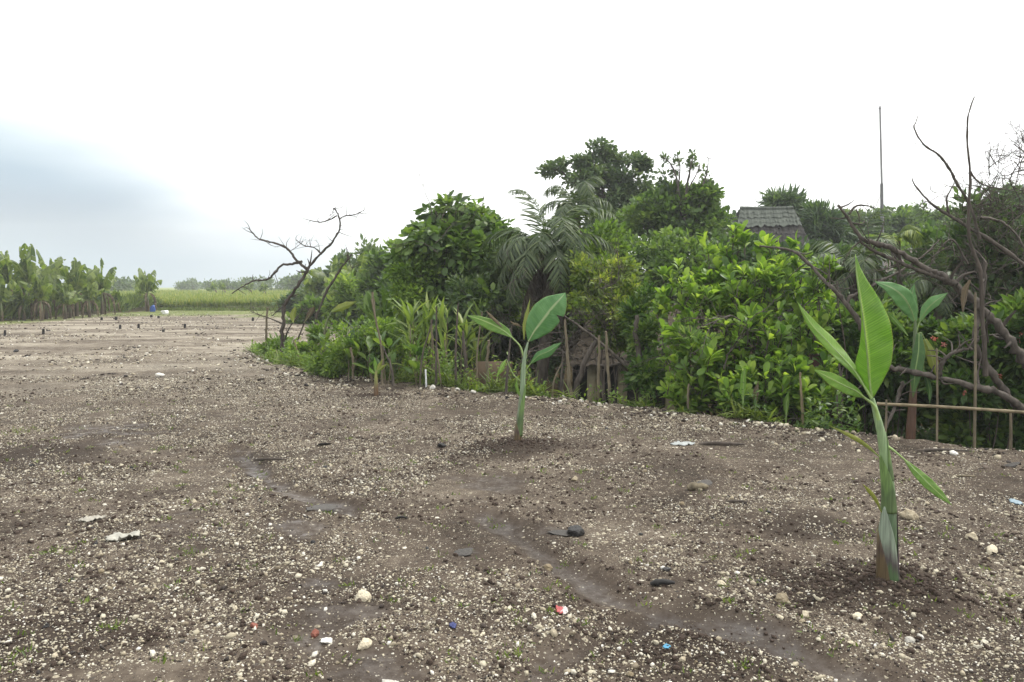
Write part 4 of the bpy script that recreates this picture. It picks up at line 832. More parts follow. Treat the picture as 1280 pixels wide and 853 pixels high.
limbs('thorny_stem', 'tall thin thorny dead stem standing upright against the sky at right', 'dead stem', [
    ([(1232, 470), (1228, 390), (1225, 339), (1212, 299), (1211, 258), (1213, 218), (1209, 177), (1210, 145), (1218, 121)], .024, .006)], 8.4, MT['dbark'], base=at(1232, 470, 8.4), thorns=(0,), seed=5)
# bamboo rail with posts
rl = thing('bamboo_rail', at(1171, 551, 8.0), 'low bamboo rail tied to thin upright stakes along the bank at right', 'fence')
b = MB(); tube(b, spline(np.array([at(1096, 505, 8.2), at(1180, 509, 8.0), at(1300, 517, 7.7)]), 30), .016*(1+.18*(np.arange(30) % 6 == 0)), 8); b.build('rail', MT['bamboo'], rl)
for x0, y0, x1, y1, r_ in ((1171, 554, 1171, 436, .012), (1263, 566, 1263, 514, .017), (1218, 560, 1219, 366, .015), (1106, 548, 1108, 500, .013)):
    b = MB(); tube(b, [at(x0, y0, 8.05), at((x0+x1)/2+.6, (y0+y1)/2, 8.05), at(x1, y1, 8.05)], [r_, r_*.9, r_*.7], 7, 14, lump=.12); b.build('post', MT['stick'], rl)
b = MB(); P = [at(1213, 350, 7.95), at(1208, 362, 7.95), at(1205, 375, 7.95), at(1203, 392, 7.95)]
blade(b, P, [.01, .035, .045, .0], [.01, .04, .03, 0], (0, 1, 0), .5, .6); dl = b.build('dead_leaf', MT['bdry'], origin=P[0]); tag(dl, 'dry brown leaf hung over the top of the tallest rail stake', 'dead leaf')
# antenna pole
b = MB(); A_ = at(1104, 306, 20); B_ = at(1100, 136, 20); C_ = np.array([A_[0]+.1, A_[1], -.85])
ap = thing('antenna_pole', C_, 'tall slender metal pole rising above the treetops at right', 'pole')
tube(b, [C_, A_+(B_-A_)*.45], [.045, .04], 10); b.build('lower_section', plain('galvanised_grey', (.16, .16, .16), .5), ap)
b = MB(); tube(b, [A_+(B_-A_)*.44, B_], [.028, .024], 8); tube(b, [B_, B_+np.array([0, 0, .06])], [.045, .02], 8); b.build('upper_section', plain('galvanised_light', (.24, .24, .24), .5), ap)
# ================================================================== BUILDINGS
THATCH = barkmat('dark_thatch', (.012, .012, .012), (.075, .07, .062), 13, .9, .1, 1., .12)
def thatch_roof(parent, ridgeL, ridgeR, eFL, eFR, depth, mat, seed=1, courses=9, name='roof'):
    """steep hipped roof: front slope given, back mirrored; shaggy courses"""
    rs = np.random.default_rng(seed); b = MB(); rl_, rr_, fl, fr = map(np.array, (ridgeL, ridgeR, eFL, eFR)); dv = np.array([0, depth, 0]); bl, br = fl+dv, fr+dv
    for (a, c_, d_, e_) in ((rl_, rr_, fr, fl), (rr_, rl_, bl, br), (rr_, rr_, br, fr), (rl_, rl_, fl, bl)):
        for k in range(courses):
            t0, t1 = k/courses, (k+1.35)/courses; t1 = min(t1, 1.05); nseg = 40
            u = np.linspace(0, 1, nseg+1)[:, None]; top = (a+(e_-a)*t0) + ((c_+(d_-c_)*t0)-(a+(e_-a)*t0))*u; bot = (a+(e_-a)*t1) + ((c_+(d_-c_)*t1)-(a+(e_-a)*t1))*u
            nrml = nrm(np.cross((d_-e_), (a-e_))); nrml = nrml*np.sign(nrml[2]+1e-6); bot = bot + nrml*.035 + rs.normal(size=(nseg+1, 1))*.05*nrm(e_-a); top = top+nrml*.012*(k % 2)
            V = np.vstack([top, bot]); i_ = np.arange(nseg); b.add(V, np.stack([i_, i_+1, i_+nseg+2, i_+nseg+1], -1), rs.random())
    tube(b, [rl_, (rl_+rr_)/2+[0, 0, -.02], rr_], .07, 8, 16, lump=.2); return b.build(name, mat, parent)
hp = at(966, 330, 30); hut = thing('thatched_pavilion', (hp[0], 31.5, -.85), 'steep dark thatched roof of a pavilion rising behind the bushes', 'pavilion')
thatch_roof(hut, at(925, 263, 31.5), at(991, 263, 31.5), at(911, 332, 30), at(1028, 332, 30), 3.0, THATCH, courses=14)
ra, rb, ea, eb = at(925, 262, 31.5), at(991, 262, 31.5), at(911, 332, 30), at(1028, 332, 30); up_ = np.array([0, -.03, .05])
thatch_roof(hut, ra+up_, rb+up_, ra+(ea-ra)*.34+up_, rb+(eb-rb)*.30+up_, 1.1, barkmat('mossy_thatch', (.035, .042, .035), (.13, .145, .12), 13, .9, .1, 1., .12), 9, 4, 'ridge_cap')
CONC = plain('weathered_plaster', (.30, .26, .17), .85, .35, 8)
for sx in (908, 1010):
    for yy in (30.3, 32.7):
        b = MB(); q = at(sx, 322, 30); box(b, (q[0], yy, (-.85+q[2])/2), (.16, .16, q[2]+.85)); b.build('pillar', CONC, hut)
# ridge fringe
h2 = thing('low_hut', (*at(775, 500, 13.6)[:2], -.85), 'low dark hut with brown thatched eave and pale pillars below the bank', 'hut')
BTH = barkmat('brown_thatch', (.028, .022, .016), (.09, .072, .052), 30, .95, .2, 1.)
thatch_roof(h2, at(735, 398, 14.6), at(820, 398, 14.6), at(712, 455, 13.4), at(850, 455, 13.4), 2.4, BTH, 4, 7)
for sx in (740, 778, 838):
    b = MB(); q = at(sx, 455, 13.7); box(b, (q[0], 13.7, (-.9+q[2])/2), (.15, .15, q[2]+.9)); b.build('pillar', CONC, h2)
b = MB(); q0, q1 = at(716, 455, 15.4), at(850, 455, 15.4); box(b, ((q0[0]+q1[0])/2, 15.4, -.3), (q1[0]-q0[0], .1, 1.2)); b.build('back_wall', plain('opening_shade_black', (.015, .013, .011), .9), h2)  # near-black wall colour stands in for the shade inside the hut's openings
h3 = thing('brick_shed', (*at(1045, 500, 12.2)[:2], -.85), 'low dark brick shed with slate roof edge behind the glossy bush', 'shed')
thatch_roof(h3, at(1000, 385, 13.4), at(1085, 385, 13.4), at(985, 420, 12.2), at(1100, 420, 12.2), 2.4, THATCH, 6, 6)
b = MB(); q0, q1 = at(992, 420, 12.5), at(1094, 420, 12.5); box(b, ((q0[0]+q1[0])/2, 13.4, (-.9+q0[2])/2), (q1[0]-q0[0], 1.7, q0[2]+.9)); b.build('wall', plain('dark_red_brick', (.10, .035, .028), .9, .4, 9), h3)
h4 = thing('far_house', (*at(1172, 340, 26)[:2], -.85), 'brown roofed house with a pale gable post half hidden behind the dead branches', 'house')
b = MB(); ql, qr, qt, qe = at(1120, 340, 26), at(1190, 340, 26), at(1168, 300, 27.5), at(1196, 303, 27.5)
V = np.array([ql, qr+np.array([.8, 0, 0]), qe+np.array([.8, 0, 0]), qt, ql+np.array([0, 3, 0]), qr+np.array([.8, 3, 0])]); b.add(V, [[0, 1, 2, 3], [5, 4, 3, 2]]); b.add(V, [[0, 3, 4], [1, 5, 2]]); b.build('roof', plain('brown_shingle', (.085, .068, .055), .9, .35, 14), h4)
b = MB(); box(b, ((ql[0]+qr[0])/2+.4, 27.5, (ql[2]-.85)/2-.02), (qr[0]-ql[0]+.4, 2.6, ql[2]+.85)); b.build('wall', plain('brown_wall', (.10, .088, .075), .9), h4)
b = MB(); q = at(1185, 310, 25.6); box(b, (q[0], 25.6, q[2]), (.2, .2, .75)); b.build('gable_post', plain('grey_render', (.35, .36, .36), .8), h4)
# ================================================================== THE PALM
def frond(mb, base, az, el, Lg, bend, mat=None, rs=None, nl=46, ll=.34, droop=.5, rach=.012, ends=1., lw=.75):
    rs = rs or RS; d = np.array([math.cos(az)*math.cos(el), math.sin(az)*math.cos(el), math.sin(el)]); P = [np.array(base, float)]
    for k in range(14): P.append(P[-1]+d*Lg/14); d = nrm(d+np.array([0, 0, -bend*(.3+k/9)/7]))
    P = spline(np.array(P), 60); T = nrm(np.gradient(P, axis=0)); tube(mb, P, np.linspace(rach, rach*.2, 60), 5, rnd=.5)
    s = .16+.84*np.linspace(0, 1, nl); S = nrm(np.cross(T, [0, 0, 1.])+1e-6)
    for sg in (-1, 1):
        sj = np.clip(s+.01*rs.normal(size=nl), 0, 1); i_ = (sj*59).astype(int); prof = np.sin(np.clip(sj*.9+.12, 0, 1)*np.pi)**.6*.85+.15
        dd = sg*S[i_]*.75 + T[i_]*.65 + np.array([0, 0, -droop]) + rs.normal(size=(nl, 3))*.12; up_ = np.cross(S[i_], T[i_])
        leaves(mb, LF_LAN, P[i_], dd, up_, ll*prof*(.85+.3*rs.random(nl)), np.clip(.5+.25*rs.normal(size=nl), 0, 1), lw)
def palm(px, py, Yd, basepx, label, nf, Lg, seed, ll=.36, dead=8, mat='palm', tr=.11, bendr=(1.0, 2.0), elr=(80, -10), name='palm_tree', cat='palm tree', droop=.5):
    rs = np.random.default_rng(seed); c = at(px, py, Yd); bx = at(basepx, 480, Yd); z0 = hz(bx[0], bx[1]); t = thing(name, (bx[0], bx[1], z0-.05), label, cat)
    o = np.array([bx[0], bx[1], z0-.05]); b = MB(); n_ = 26; P = spline(np.array([o, (o+c)/2+[.08, 0, 0], c]), n_); tube(b, P, tr*(1+.12*(np.arange(n_) % 2)), 10, lump=.1, rs=rs); b.build('trunk', MT['bark'], t)
    for k in range(nf):
        q = k/max(1, nf-1); el = R(elr[0]+(elr[1]-elr[0])*q**.8+6*rs.normal()); b = MB()
        frond(b, c+rs.normal(size=3)*.03, k*2.4+.4*rs.random(), el, Lg*(.85+.3*rs.random()), bendr[0]+(bendr[1]-bendr[0])*rs.random(), rs=rs, ll=ll, droop=droop*(.5+rs.random()))
        b.build('frond', MT[mat], t)
    for k in range(dead):
        b = MB(); frond(b, c-[0, 0, .1+.15*rs.random()], k*2.4+rs.random(), R(-20-35*rs.random()), Lg*(.5+.3*rs.random()), 1.2, rs=rs, ll=ll*.8, droop=1.1, nl=34); f_ = b.build('frond', MT['dead'], t); f_['label'] = 'dead brown hanging frond'
    return t
palm(686, 316, 14.5, 668, 'shaggy palm with arching grey green fronds and a skirt of dead ones, above the bushes', 28, 1.62, 5, .40, 16, bendr=(1.1, 2.0), elr=(68, 0), droop=.3)
palm(1066, 335, 12.5, 1066, 'small palm with fine drooping fronds between the pole and the glossy bush', 14, 1.1, 8, .3, 3, 'palm', .06)
palm(1122, 302, 13, 1122, 'young palm tuft with yellow green fronds beside the metal pole', 7, .5, 9, .22, 0, 'yel', .04, elr=(70, 20))
palm(1170, 360, 12, 1170, 'small feathery palm behind the reddish stemmed banana', 10, .8, 12, .26, 1, 'palm', .05)
palm(720, 262, 20, 720, 'second palm whose fronds show behind the shaggy palm', 12, 1.5, 15, .4, 2, 'palm', .09)
# ================================================================== TREES
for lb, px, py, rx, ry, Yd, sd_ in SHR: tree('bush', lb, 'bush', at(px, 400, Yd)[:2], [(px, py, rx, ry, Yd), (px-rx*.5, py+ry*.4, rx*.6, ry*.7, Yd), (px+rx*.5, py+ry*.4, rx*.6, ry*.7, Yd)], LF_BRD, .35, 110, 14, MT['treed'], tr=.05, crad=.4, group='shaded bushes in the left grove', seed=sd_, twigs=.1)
BR = LF_BRD; OB = LF_OBO; EL = LF_ELL; DI = LF_DIA
def X_(px, Yd): return at(px, 400, Yd)[:2]
tree('broadleaf_tree', 'rounded broadleaf tree with big drooping leaves left of the shaggy palm', 'tree', X_(575, 16.5), [(572, 275, 34, 24, 16.5), (540, 300, 32, 26, 16), (600, 300, 34, 30, 16.5), (560, 335, 52, 38, 16), (520, 345, 30, 36, 16.5), (615, 350, 34, 40, 16), (575, 385, 60, 34, 15.5)], BR, .17, 560, 15, MT['tree'], tr=.09, droop=.8, crad=.24, seed=2, twigs=.25, wid=1.1)
tree('broadleaf_tree', 'tall spreading tree with open crown standing highest against the sky', 'tree', X_(765, 29), [(744, 190, 18, 8, 29), (762, 200, 14, 8, 29), (722, 205, 18, 7, 29), (700, 212, 18, 6, 29), (788, 203, 16, 8, 29), (808, 210, 10, 6, 29), (742, 224, 34, 9, 29), (775, 226, 28, 10, 29), (800, 245, 26, 14, 29), (760, 245, 30, 10, 29), (735, 255, 22, 10, 29), (780, 268, 44, 14, 29), (760, 285, 40, 14, 29)], BR, .16, 620, 17, MT['grey'], tr=.13, up=.2, crad=.24, seed=4, twigs=.4)
tree('broadleaf_tree', 'bushy tree with thin bare shoots above it, right of the tallest tree', 'tree', X_(855, 25), [(850, 250, 34, 20, 25), (880, 245, 20, 16, 25), (830, 262, 30, 22, 25), (862, 285, 42, 28, 25), (815, 290, 34, 32, 25), (890, 280, 16, 20, 25)], BR, .17, 480, 20, MT['tree'], tr=.12, crad=.26, seed=6)
limbs('bare_shoots', 'thin bare shoots with sparse leaves poking above the bushy tree', 'dead stem', [([(855, 290), (858, 240), (863, 210), (866, 196)], .05, .012), ([(852, 270), (846, 225), (838, 205), (828, 196)], .04, .012), ([(870, 280), (878, 235), (884, 215), (886, 198)], .04, .012), ([(840, 270), (848, 230), (850, 208), (846, 195)], .03, .01), ([(858, 240), (872, 215), (875, 205)], .02, .01)], 24.6, MT['limb'], twig=5)
tree('sapling', 'leafy sprig crowning the bare shoots of the bushy tree', 'sapling', X_(832, 24.8), [(829, 216, 5, 22, 24.8), (848, 214, 5, 18, 24.8), (866, 216, 5, 20, 24.8), (884, 222, 4, 16, 24.8)], BR, .13, 44, 6, MT['grey'], tr=.02, crad=.14, seed=16, trunk=False)
tree('shrub', 'small leaved pale shrub growing up the left flank of the broadleaf tree', 'shrub', X_(520, 15.6), [(515, 345, 24, 26, 15.6), (532, 318, 18, 22, 15.8), (505, 372, 24, 20, 15.4)], EL, .1, 170, 20, MT['lite'], tr=.03, crad=.2, seed=46)
tree('shrub', 'small leaved grey green shrub between the broadleaf tree and the shaggy palm', 'shrub', X_(622, 15.2), [(622, 350, 24, 34, 15.2), (605, 385, 26, 30, 15), (632, 320, 16, 20, 15.2), (585, 372, 20, 24, 15.1)], EL, .09, 230, 20, MT['grey'], tr=.03, crad=.2, seed=47)
# mass behind
BK = 'dense green shrubs filling the garden behind'
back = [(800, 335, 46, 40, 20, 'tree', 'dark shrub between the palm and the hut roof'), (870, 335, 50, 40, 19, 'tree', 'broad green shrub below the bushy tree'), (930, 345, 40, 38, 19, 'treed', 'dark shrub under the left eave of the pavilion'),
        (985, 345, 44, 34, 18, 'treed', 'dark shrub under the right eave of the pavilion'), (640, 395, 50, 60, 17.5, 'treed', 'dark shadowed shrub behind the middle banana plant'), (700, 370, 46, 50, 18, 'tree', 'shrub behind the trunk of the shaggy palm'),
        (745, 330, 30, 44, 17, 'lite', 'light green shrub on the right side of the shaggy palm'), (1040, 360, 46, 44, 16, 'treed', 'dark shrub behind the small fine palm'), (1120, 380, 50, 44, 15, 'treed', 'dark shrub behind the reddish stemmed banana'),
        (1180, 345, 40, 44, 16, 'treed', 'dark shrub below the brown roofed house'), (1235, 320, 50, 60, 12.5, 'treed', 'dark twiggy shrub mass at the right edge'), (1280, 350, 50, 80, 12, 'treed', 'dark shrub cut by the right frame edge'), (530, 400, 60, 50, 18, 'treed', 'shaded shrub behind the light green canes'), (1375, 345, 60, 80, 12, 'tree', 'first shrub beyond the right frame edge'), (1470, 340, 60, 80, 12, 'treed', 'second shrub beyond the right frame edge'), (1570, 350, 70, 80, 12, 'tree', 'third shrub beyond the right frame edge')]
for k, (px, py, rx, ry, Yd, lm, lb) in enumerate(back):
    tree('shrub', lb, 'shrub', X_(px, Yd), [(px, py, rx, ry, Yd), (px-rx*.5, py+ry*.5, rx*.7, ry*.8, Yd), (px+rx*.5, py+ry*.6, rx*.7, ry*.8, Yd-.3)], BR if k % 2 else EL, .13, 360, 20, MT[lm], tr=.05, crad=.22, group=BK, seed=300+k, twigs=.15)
# dark spiky trees beyond the pavilion and the tree-covered rise
tree('spiky_tree', 'dark spiky evergreen right behind the pavilion ridge', 'tree', X_(985, 36), [(984, 252, 18, 14, 36), (985, 272, 26, 16, 36), (975, 262, 14, 10, 36), (1000, 266, 10, 10, 36)], LF_LAN, .45, 90, 40, MT['treed'], tr=.12, crad=.3, seed=21, wid=1.3)
tree('spiky_tree', 'dark rounded evergreen to the right of the pavilion', 'tree', X_(1028, 34), [(1028, 278, 22, 15, 34), (1018, 295, 26, 18, 34), (1044, 292, 20, 18, 34)], LF_LAN, .4, 90, 40, MT['treed'], tr=.12, crad=.3, seed=22, wid=1.3)
for k, (px, py, rx, ry, Yd, lm, lb) in enumerate([(1070, 285, 36, 20, 42, 'grey', 'hazy tree crown just left of the metal pole'), (1115, 282, 40, 18, 44, 'tree', 'hazy tree crown right behind the metal pole'), (1160, 280, 46, 18, 46, 'tree', 'hazy rounded tree crown on the rise at right'), (1210, 284, 40, 18, 44, 'tree', 'hazy tree crown behind the thorny stem'), (1260, 262, 40, 26, 40, 'treed', 'hazy dark tree crown at the right frame edge'), (1100, 312, 60, 22, 36, 'tree', 'wide green crown below the hazy rise'), (1180, 312, 50, 24, 36, 'tree', 'green crown behind the brown roofed house'), (910, 300, 26, 22, 34, 'grey', 'hazy crown at the left side of the pavilion'), (1350, 275, 60, 34, 40, 'tree', 'hazy crown first beyond the right frame edge'), (1450, 285, 60, 34, 38, 'tree', 'hazy crown second beyond the right frame edge'), (1550, 280, 70, 38, 38, 'treed', 'hazy crown third beyond the right frame edge')]):
    tree('distant_tree', lb, 'tree', X_(px, Yd), [(px, py, rx*.7, ry, Yd), (px-rx*.5, py+ry*.4, rx*.6, ry*.9, Yd), (px+rx*.5, py+ry*.4, rx*.6, ry*.9, Yd)], BR, .22, 300, 18, MT[lm], tr=.14, crad=.36, seed=330+k, group='tree crowns on the rise behind the garden', twigs=.05)
# canopy behind the dead tree, left part
for k, (px, py, rx, ry, Yd, lm, lb) in enumerate([(400, 368, 26, 22, 46, 'grey', 'hazy shrub at the left end of the far canopy'), (430, 345, 26, 26, 42, 'grey', 'hazy feathery tree behind the dead branches'), (462, 340, 28, 26, 38, 'grey', 'hazy feathery tree next to the broadleaf crown'), (490, 350, 28, 36, 30, 'tree', 'deep green tree touching the left of the broadleaf crown'), (380, 380, 24, 14, 48, 'treed', 'low dark bush at the far field corner'), (440, 380, 36, 24, 32, 'lite', 'light green bush behind the dead trunks'), (395, 395, 22, 14, 34, 'tree', 'small bush beyond the dead tree')]):
    tree('distant_tree' if py < 360 else 'bush', lb, 'tree' if py < 360 else 'bush', X_(px, Yd), [(px, py, rx*.7, ry, Yd), (px-rx*.5, py+ry*.4, rx*.6, ry*.8, Yd), (px+rx*.5, py+ry*.4, rx*.6, ry*.8, Yd)], EL, .3, 170, 16, MT[lm], tr=.1, crad=.34, seed=360+k, group='far canopy left of the garden', twigs=.05)
for k, (px, Yd, tp) in enumerate([(425, 36, 322), (447, 34, 320), (468, 35, 316), (395, 42, 335), (485, 30, 322)]):
    banana(px, Yd, tp, ORD[[1, 2, 3, 0, 9][k]] + ' of the tall banana plants behind the dead trees', 'banana clump behind the dead trees', 9, 100+k, .6, 2, MT['bfar'], w_=.17)
# ---- front row of the garden (left to right)
tree('shrub', 'airy light green bush at the left end of the planting', 'shrub', X_(452, 13.6), [(452, 420, 36, 24, 13.8), (436, 445, 34, 24, 13.8), (470, 435, 30, 26, 13.6), (420, 452, 24, 18, 14)], EL, .075, 360, 26, MT['lite'], tr=.02, crad=.12, seed=41, trunk=False)
tree('shrub', 'low feathery bush around the foot of the dead tree', 'shrub', X_(352, 18), [(346, 434, 20, 9, 18.2), (388, 444, 22, 14, 17), (372, 446, 16, 14, 17), (404, 420, 9, 18, 16.5)], EL, .1, 150, 22, MT['lite'], tr=.02, crad=.15, seed=42, trunk=False)
def clump(name, label, px, py0, Yd, h, n, T, size, mat, seed, spread=.3, wd=1., elev=70, cat='plant', group=None, stalk=None):
    """upright leaves fanning from one root"""
    rs = np.random.default_rng(seed); c = at(px, py0, Yd); z = hz(c[0], c[1]); o = np.array([c[0], c[1], z-.03]); t = thing(name, o, label, cat, group)
    hgt = h; b = MB(); bb = MB(); ns = max(2, n//9)
    for k in range(ns):
        a = rs.random()*6.28; e = o+np.array([math.cos(a)*spread*rs.random(), math.sin(a)*spread*rs.random()*.6, hgt*(.6+.4*rs.random())]); b0 = o+(e-o)*np.array([.4, .4, 0]); P = spline(np.array([b0, (b0+e)/2+rs.normal(size=3)*.03, e]), 12)
        tube(bb, P, np.linspace(.014, .006, 12), 5); m_ = n//ns; i_ = rs.integers(3, 12, m_); i_[:3] = 11; az = rs.random(m_)*6.28; el = np.radians(elev+14*rs.normal(size=m_))
        dd = np.stack([np.cos(az)*np.cos(el), np.sin(az)*np.cos(el), np.sin(el)], -1); leaves(b, T, P[i_], dd, np.array([0, 0, 1.])+.3*rs.normal(size=(m_, 3)), size*(.7+.5*rs.random(m_)), np.clip(.5+.25*rs.normal(size=m_), 0, 1), wd)
    b.build('leaves', mat, t); bb.build('stalks', stalk or MT['stick'], t); return t
LF_CANE = T_leaf([(0, .01), (.12, .04), (.35, .075), (.6, .07), (.82, .04), (1, .003)], .3, -.45)
LF_HELI = T_leaf([(0, .01), (.2, .02), (.35, .11), (.6, .15), (.85, .11), (1, .01)], .25, -.15)
for k, (px, py0, Yd, tp) in enumerate([(498, 470, 15, 395), (518, 475, 14, 385), (532, 480, 13.4, 372), (548, 478, 13.6, 365), (562, 480, 13.2, 372), (576, 482, 13.4, 380), (592, 480, 14, 395), (508, 480, 13.2, 420)]):
    hh = at(px, tp, Yd)[2]+.85
    clump('ginger_plant', ORD[[0, 2, 3, 4, 5, 6, 9, 1][k]] + ' of the pale green cane plants before the broadleaf tree', px, py0, Yd, hh*.86, 34, LF_CANE, .48, MT['cane'], 400+k, .38, .85, [70, 60, 76, 66, 72, 58, 70, 64][k], group='pale green canes in a row')
for k, (px, Yd, tp, lb) in enumerate([(484, 16, 345, 'dark heliconia clump with paddle leaves left of the canes'), (470, 18, 352, 'tall paddle leaved clump behind the airy light bush'), (500, 17, 350, 'paddle leaved clump between the canes and the far bananas')]):
    clump('heliconia', lb, px, 460, Yd, (at(px, tp, Yd)[2]+.8)*.6, 22, LF_HELI, .95, MT['tree'], 420+k, .3, 1.0, 74)
for k, (px, py0, Yd, hh) in enumerate([(410, 468, 14.3, .35), (435, 475, 13.3, .4), (485, 480, 12.8, .45), (470, 478, 13, .3), (520, 484, 12.6, .3)]):
    clump('broad_leaved_weed', ORD[[0, 1, 3, 2, 9][k]] + ' of the low broad leaved weeds under the airy light bush', px, py0, Yd, hh+.3, 14, LF_HELI, .3, MT['hedge'], 430+k, .25, 1.3, 50, group='broad leaved weeds on the bank slope')
# leaning banana sucker with yellow leaf
cb = thing('banana_plant', (*at(408, 440, 16)[:2], hz(*at(408, 440, 16)[:2])), 'young banana with yellowing leaf stretched right, by the dead trunks', 'banana plant')
b = MB(); tube(b, [at(402, 450, 16), at(404, 430, 16), at(408, 405, 16), at(414, 390, 16)], [.04, .035, .02, .01], 8, 12); b.build('stem', BST, cb); W = lambda *a: [q*16/F for q in a]
leafpart(cb, [(414, 390, 0), (424, 386, -.05), (434, 382, -.1), (446, 377, -.1)], W(1, 5, 5, 0), W(1, 4, 4, 0), 16, MT['bly'], .2, .3, label='yellow green spread leaf', rib=.006, seed=61)
leafpart(cb, [(380, 404, 0), (386, 395, 0), (390, 388, 0), (394, 383, 0)], W(0, 3, 3, 0), W(0, 3, 3, 0), 16, MT['bdry'], .2, .3, label='dead brown leaf', rib=.004, seed=62)
leafpart(cb, [(367, 405, 0), (366, 396, 0), (368, 388, 0), (369, 383, 0)], W(0, 4, 3, 0), W(0, 3, 3, 0), 16, MT['bly'], .2, .3, rib=.004, seed=63)
# brown board and white pipe
b = MB(); q = at(618, 474, 13.2); box(b, q, (.58, .03, .62), .15, tilt=[[1, 0, 0], [0, .96, -.25], [0, .25, .96]]); tag(b.build('board', plain('brown_board', (.13, .09, .055), .8, .2, 6), origin=q-np.array([0, 0, .3])), 'brown board leaning among the undergrowth behind the middle banana plant', 'board')
b = MB(); tube(b, [at(533, 487, 12.3), at(532, 462, 12.3)], .014, 8); tag(b.build('white_stake', plain('white_paint', (.75, .78, .78), .5), origin=at(533, 487, 12.3)), 'short white stake at the foot of the pale green canes', 'stake')
# stems and stakes of the front row
stk = [([(610, 492), (609, 450), (611, 425)], 12.4, .03, .02, 'stick', 'upright brown stub before the brown board'), ([(585, 485), (581, 440), (578, 415)], 13, .03, .02, 'bark', 'grey stump with side branch right of the canes'),
       ([(560, 483), (558, 450), (556, 425)], 12.9, .02, .012, 'stick', 'thin pale dead stick among the canes'), ([(540, 482), (541, 440), (539, 400)], 12.8, .03, .012, 'stick', 'brown dry cane in the middle of the pale green row'),
       ([(713, 500), (710, 455), (706, 400)], 11.3, .03, .016, 'stick', 'brown dry stalk just left of the leaning log'), ([(717, 503), (722, 480), (732, 450), (745, 425)], 11.4, .05, .035, 'limb', 'grey leaning log before the low hut'),
       ([(749, 506), (748, 470), (749, 420)], 11, .025, .016, 'stick', 'left one of two dry brown stalks before the low hut'), ([(763, 508), (760, 460), (757, 414)], 10.9, .025, .016, 'stick', 'right one of two dry brown stalks before the low hut'),
       ([(804, 512), (803, 478), (799, 450), (794, 415), (796, 395)], 11.2, .055, .03, 'limb', 'stout forked grey trunk left of the glossy bush'), ([(803, 480), (780, 455), (750, 428), (720, 405), (700, 392)], 11.3, .03, .01, 'limb', 'long diagonal bare branch across the low hut'),
       ([(861, 515), (860, 495), (861, 480)], 10, .018, .012, 'stick', 'pale stake low under the glossy bush'), ([(1004, 534), (1002, 500), (1000, 466)], 9.1, .018, .012, 'bamboo', 'thin bamboo stake right of the large cream boulder'),
       ([(1050, 545), (1052, 500), (1049, 455)], 9, .014, .01, 'limb', 'pale stem, left one of a twisted pair right of the glossy bush'), ([(1055, 545), (1046, 500), (1056, 450)], 9, .012, .008, 'limb', 'pale stem, right one of a twisted pair right of the glossy bush'),
       ([(472, 445), (470, 410), (466, 365)], 14.6, .02, .02, 'stick', 'pale broken cane sticking up over the airy light bush'), ([(331, 452), (333, 420), (334, 385)], 18, .035, .02, 'stick', 'pale stick standing left of the forked dead tree'),
       ([(441, 472), (441, 450), (438, 435)], 13, .02, .02, 'stick', 'short tan stick at the foot of the airy light bush'), ([(376, 462), (372, 440), (367, 425)], 15.5, .02, .015, 'bamboo', 'leaning green tan stick right of the dead tree foot'),
       ([(800, 455), (785, 452), (760, 458), (742, 456)], 11.5, .03, .015, 'limb', 'crooked bare limb bridging the dry stalks'), ([(640, 480), (660, 440), (700, 425)], 12.8, .02, .01, 'dbark', 'dark bent branch behind the middle banana stem')]
rq = np.random.default_rng(31)
DRY = ['bent dry stalk at the left of the canes', 'split dry stalk behind the airy light bush', 'dry stalk leaning left among the canes', 'dry stalk leaning right among the canes', 'short dry stalk by the white stake', 'thin grey stalk right of the white stake', 'forked looking dry stalk before the brown board', 'tall grey stalk left of the shaggy palm foot', 'leaning grey stalk at the shaggy palm foot', 'dark dry stalk right of the shaggy palm foot', 'short pale stalk left of the leaning log', 'thin grey stalk between the dry brown stalks']
for k, px_ in enumerate((478, 492, 525, 553, 545, 570, 597, 632, 655, 690, 700, 756)):
    e_ = np.interp(px_, [p[0] for p in EDGEPX], [p[1] for p in EDGEPX]); t_ = e_-rq.uniform(45, 110); l_ = rq.uniform(-16, 16)
    stk.append(([(px_, e_+4), (px_+l_*.3+rq.normal()*3, e_*.55+t_*.45), (px_+l_, t_)], 12.2-.9*(px_ > 600), rq.uniform(.014, .026), rq.uniform(.006, .014), ['stick', 'limb', 'bark'][k % 3], DRY[k]))
for k, (pts, Yd, r0, r1, mt, lb) in enumerate(stk):
    rs_ = np.random.default_rng(600+k); P = spline(np.array([at(a, c_, Yd) for a, c_ in pts]), 16); P += rs_.normal(size=P.shape)*r1*.25; b = MB(); tube(b, P, np.linspace(r0, r1, 16), 7, lump=.25, rs=rs_)
    tag(b.build('dry_branch' if len(pts) > 3 else 'stick', MT[mt], origin=P[0]), lb, 'branch' if len(pts) > 3 else 'stick')
b = MB(); p_ = [gr(305, 440), gr(325, 452), gr(345, 462)]; tube(b, np.array(p_)+[0, 0, .05], [.02, .018, .014], 7, 10); tag(b.build('stick', MT['stick'], origin=p_[0]), 'long pale pole lying on the gravel at the tip of the planting', 'stick')
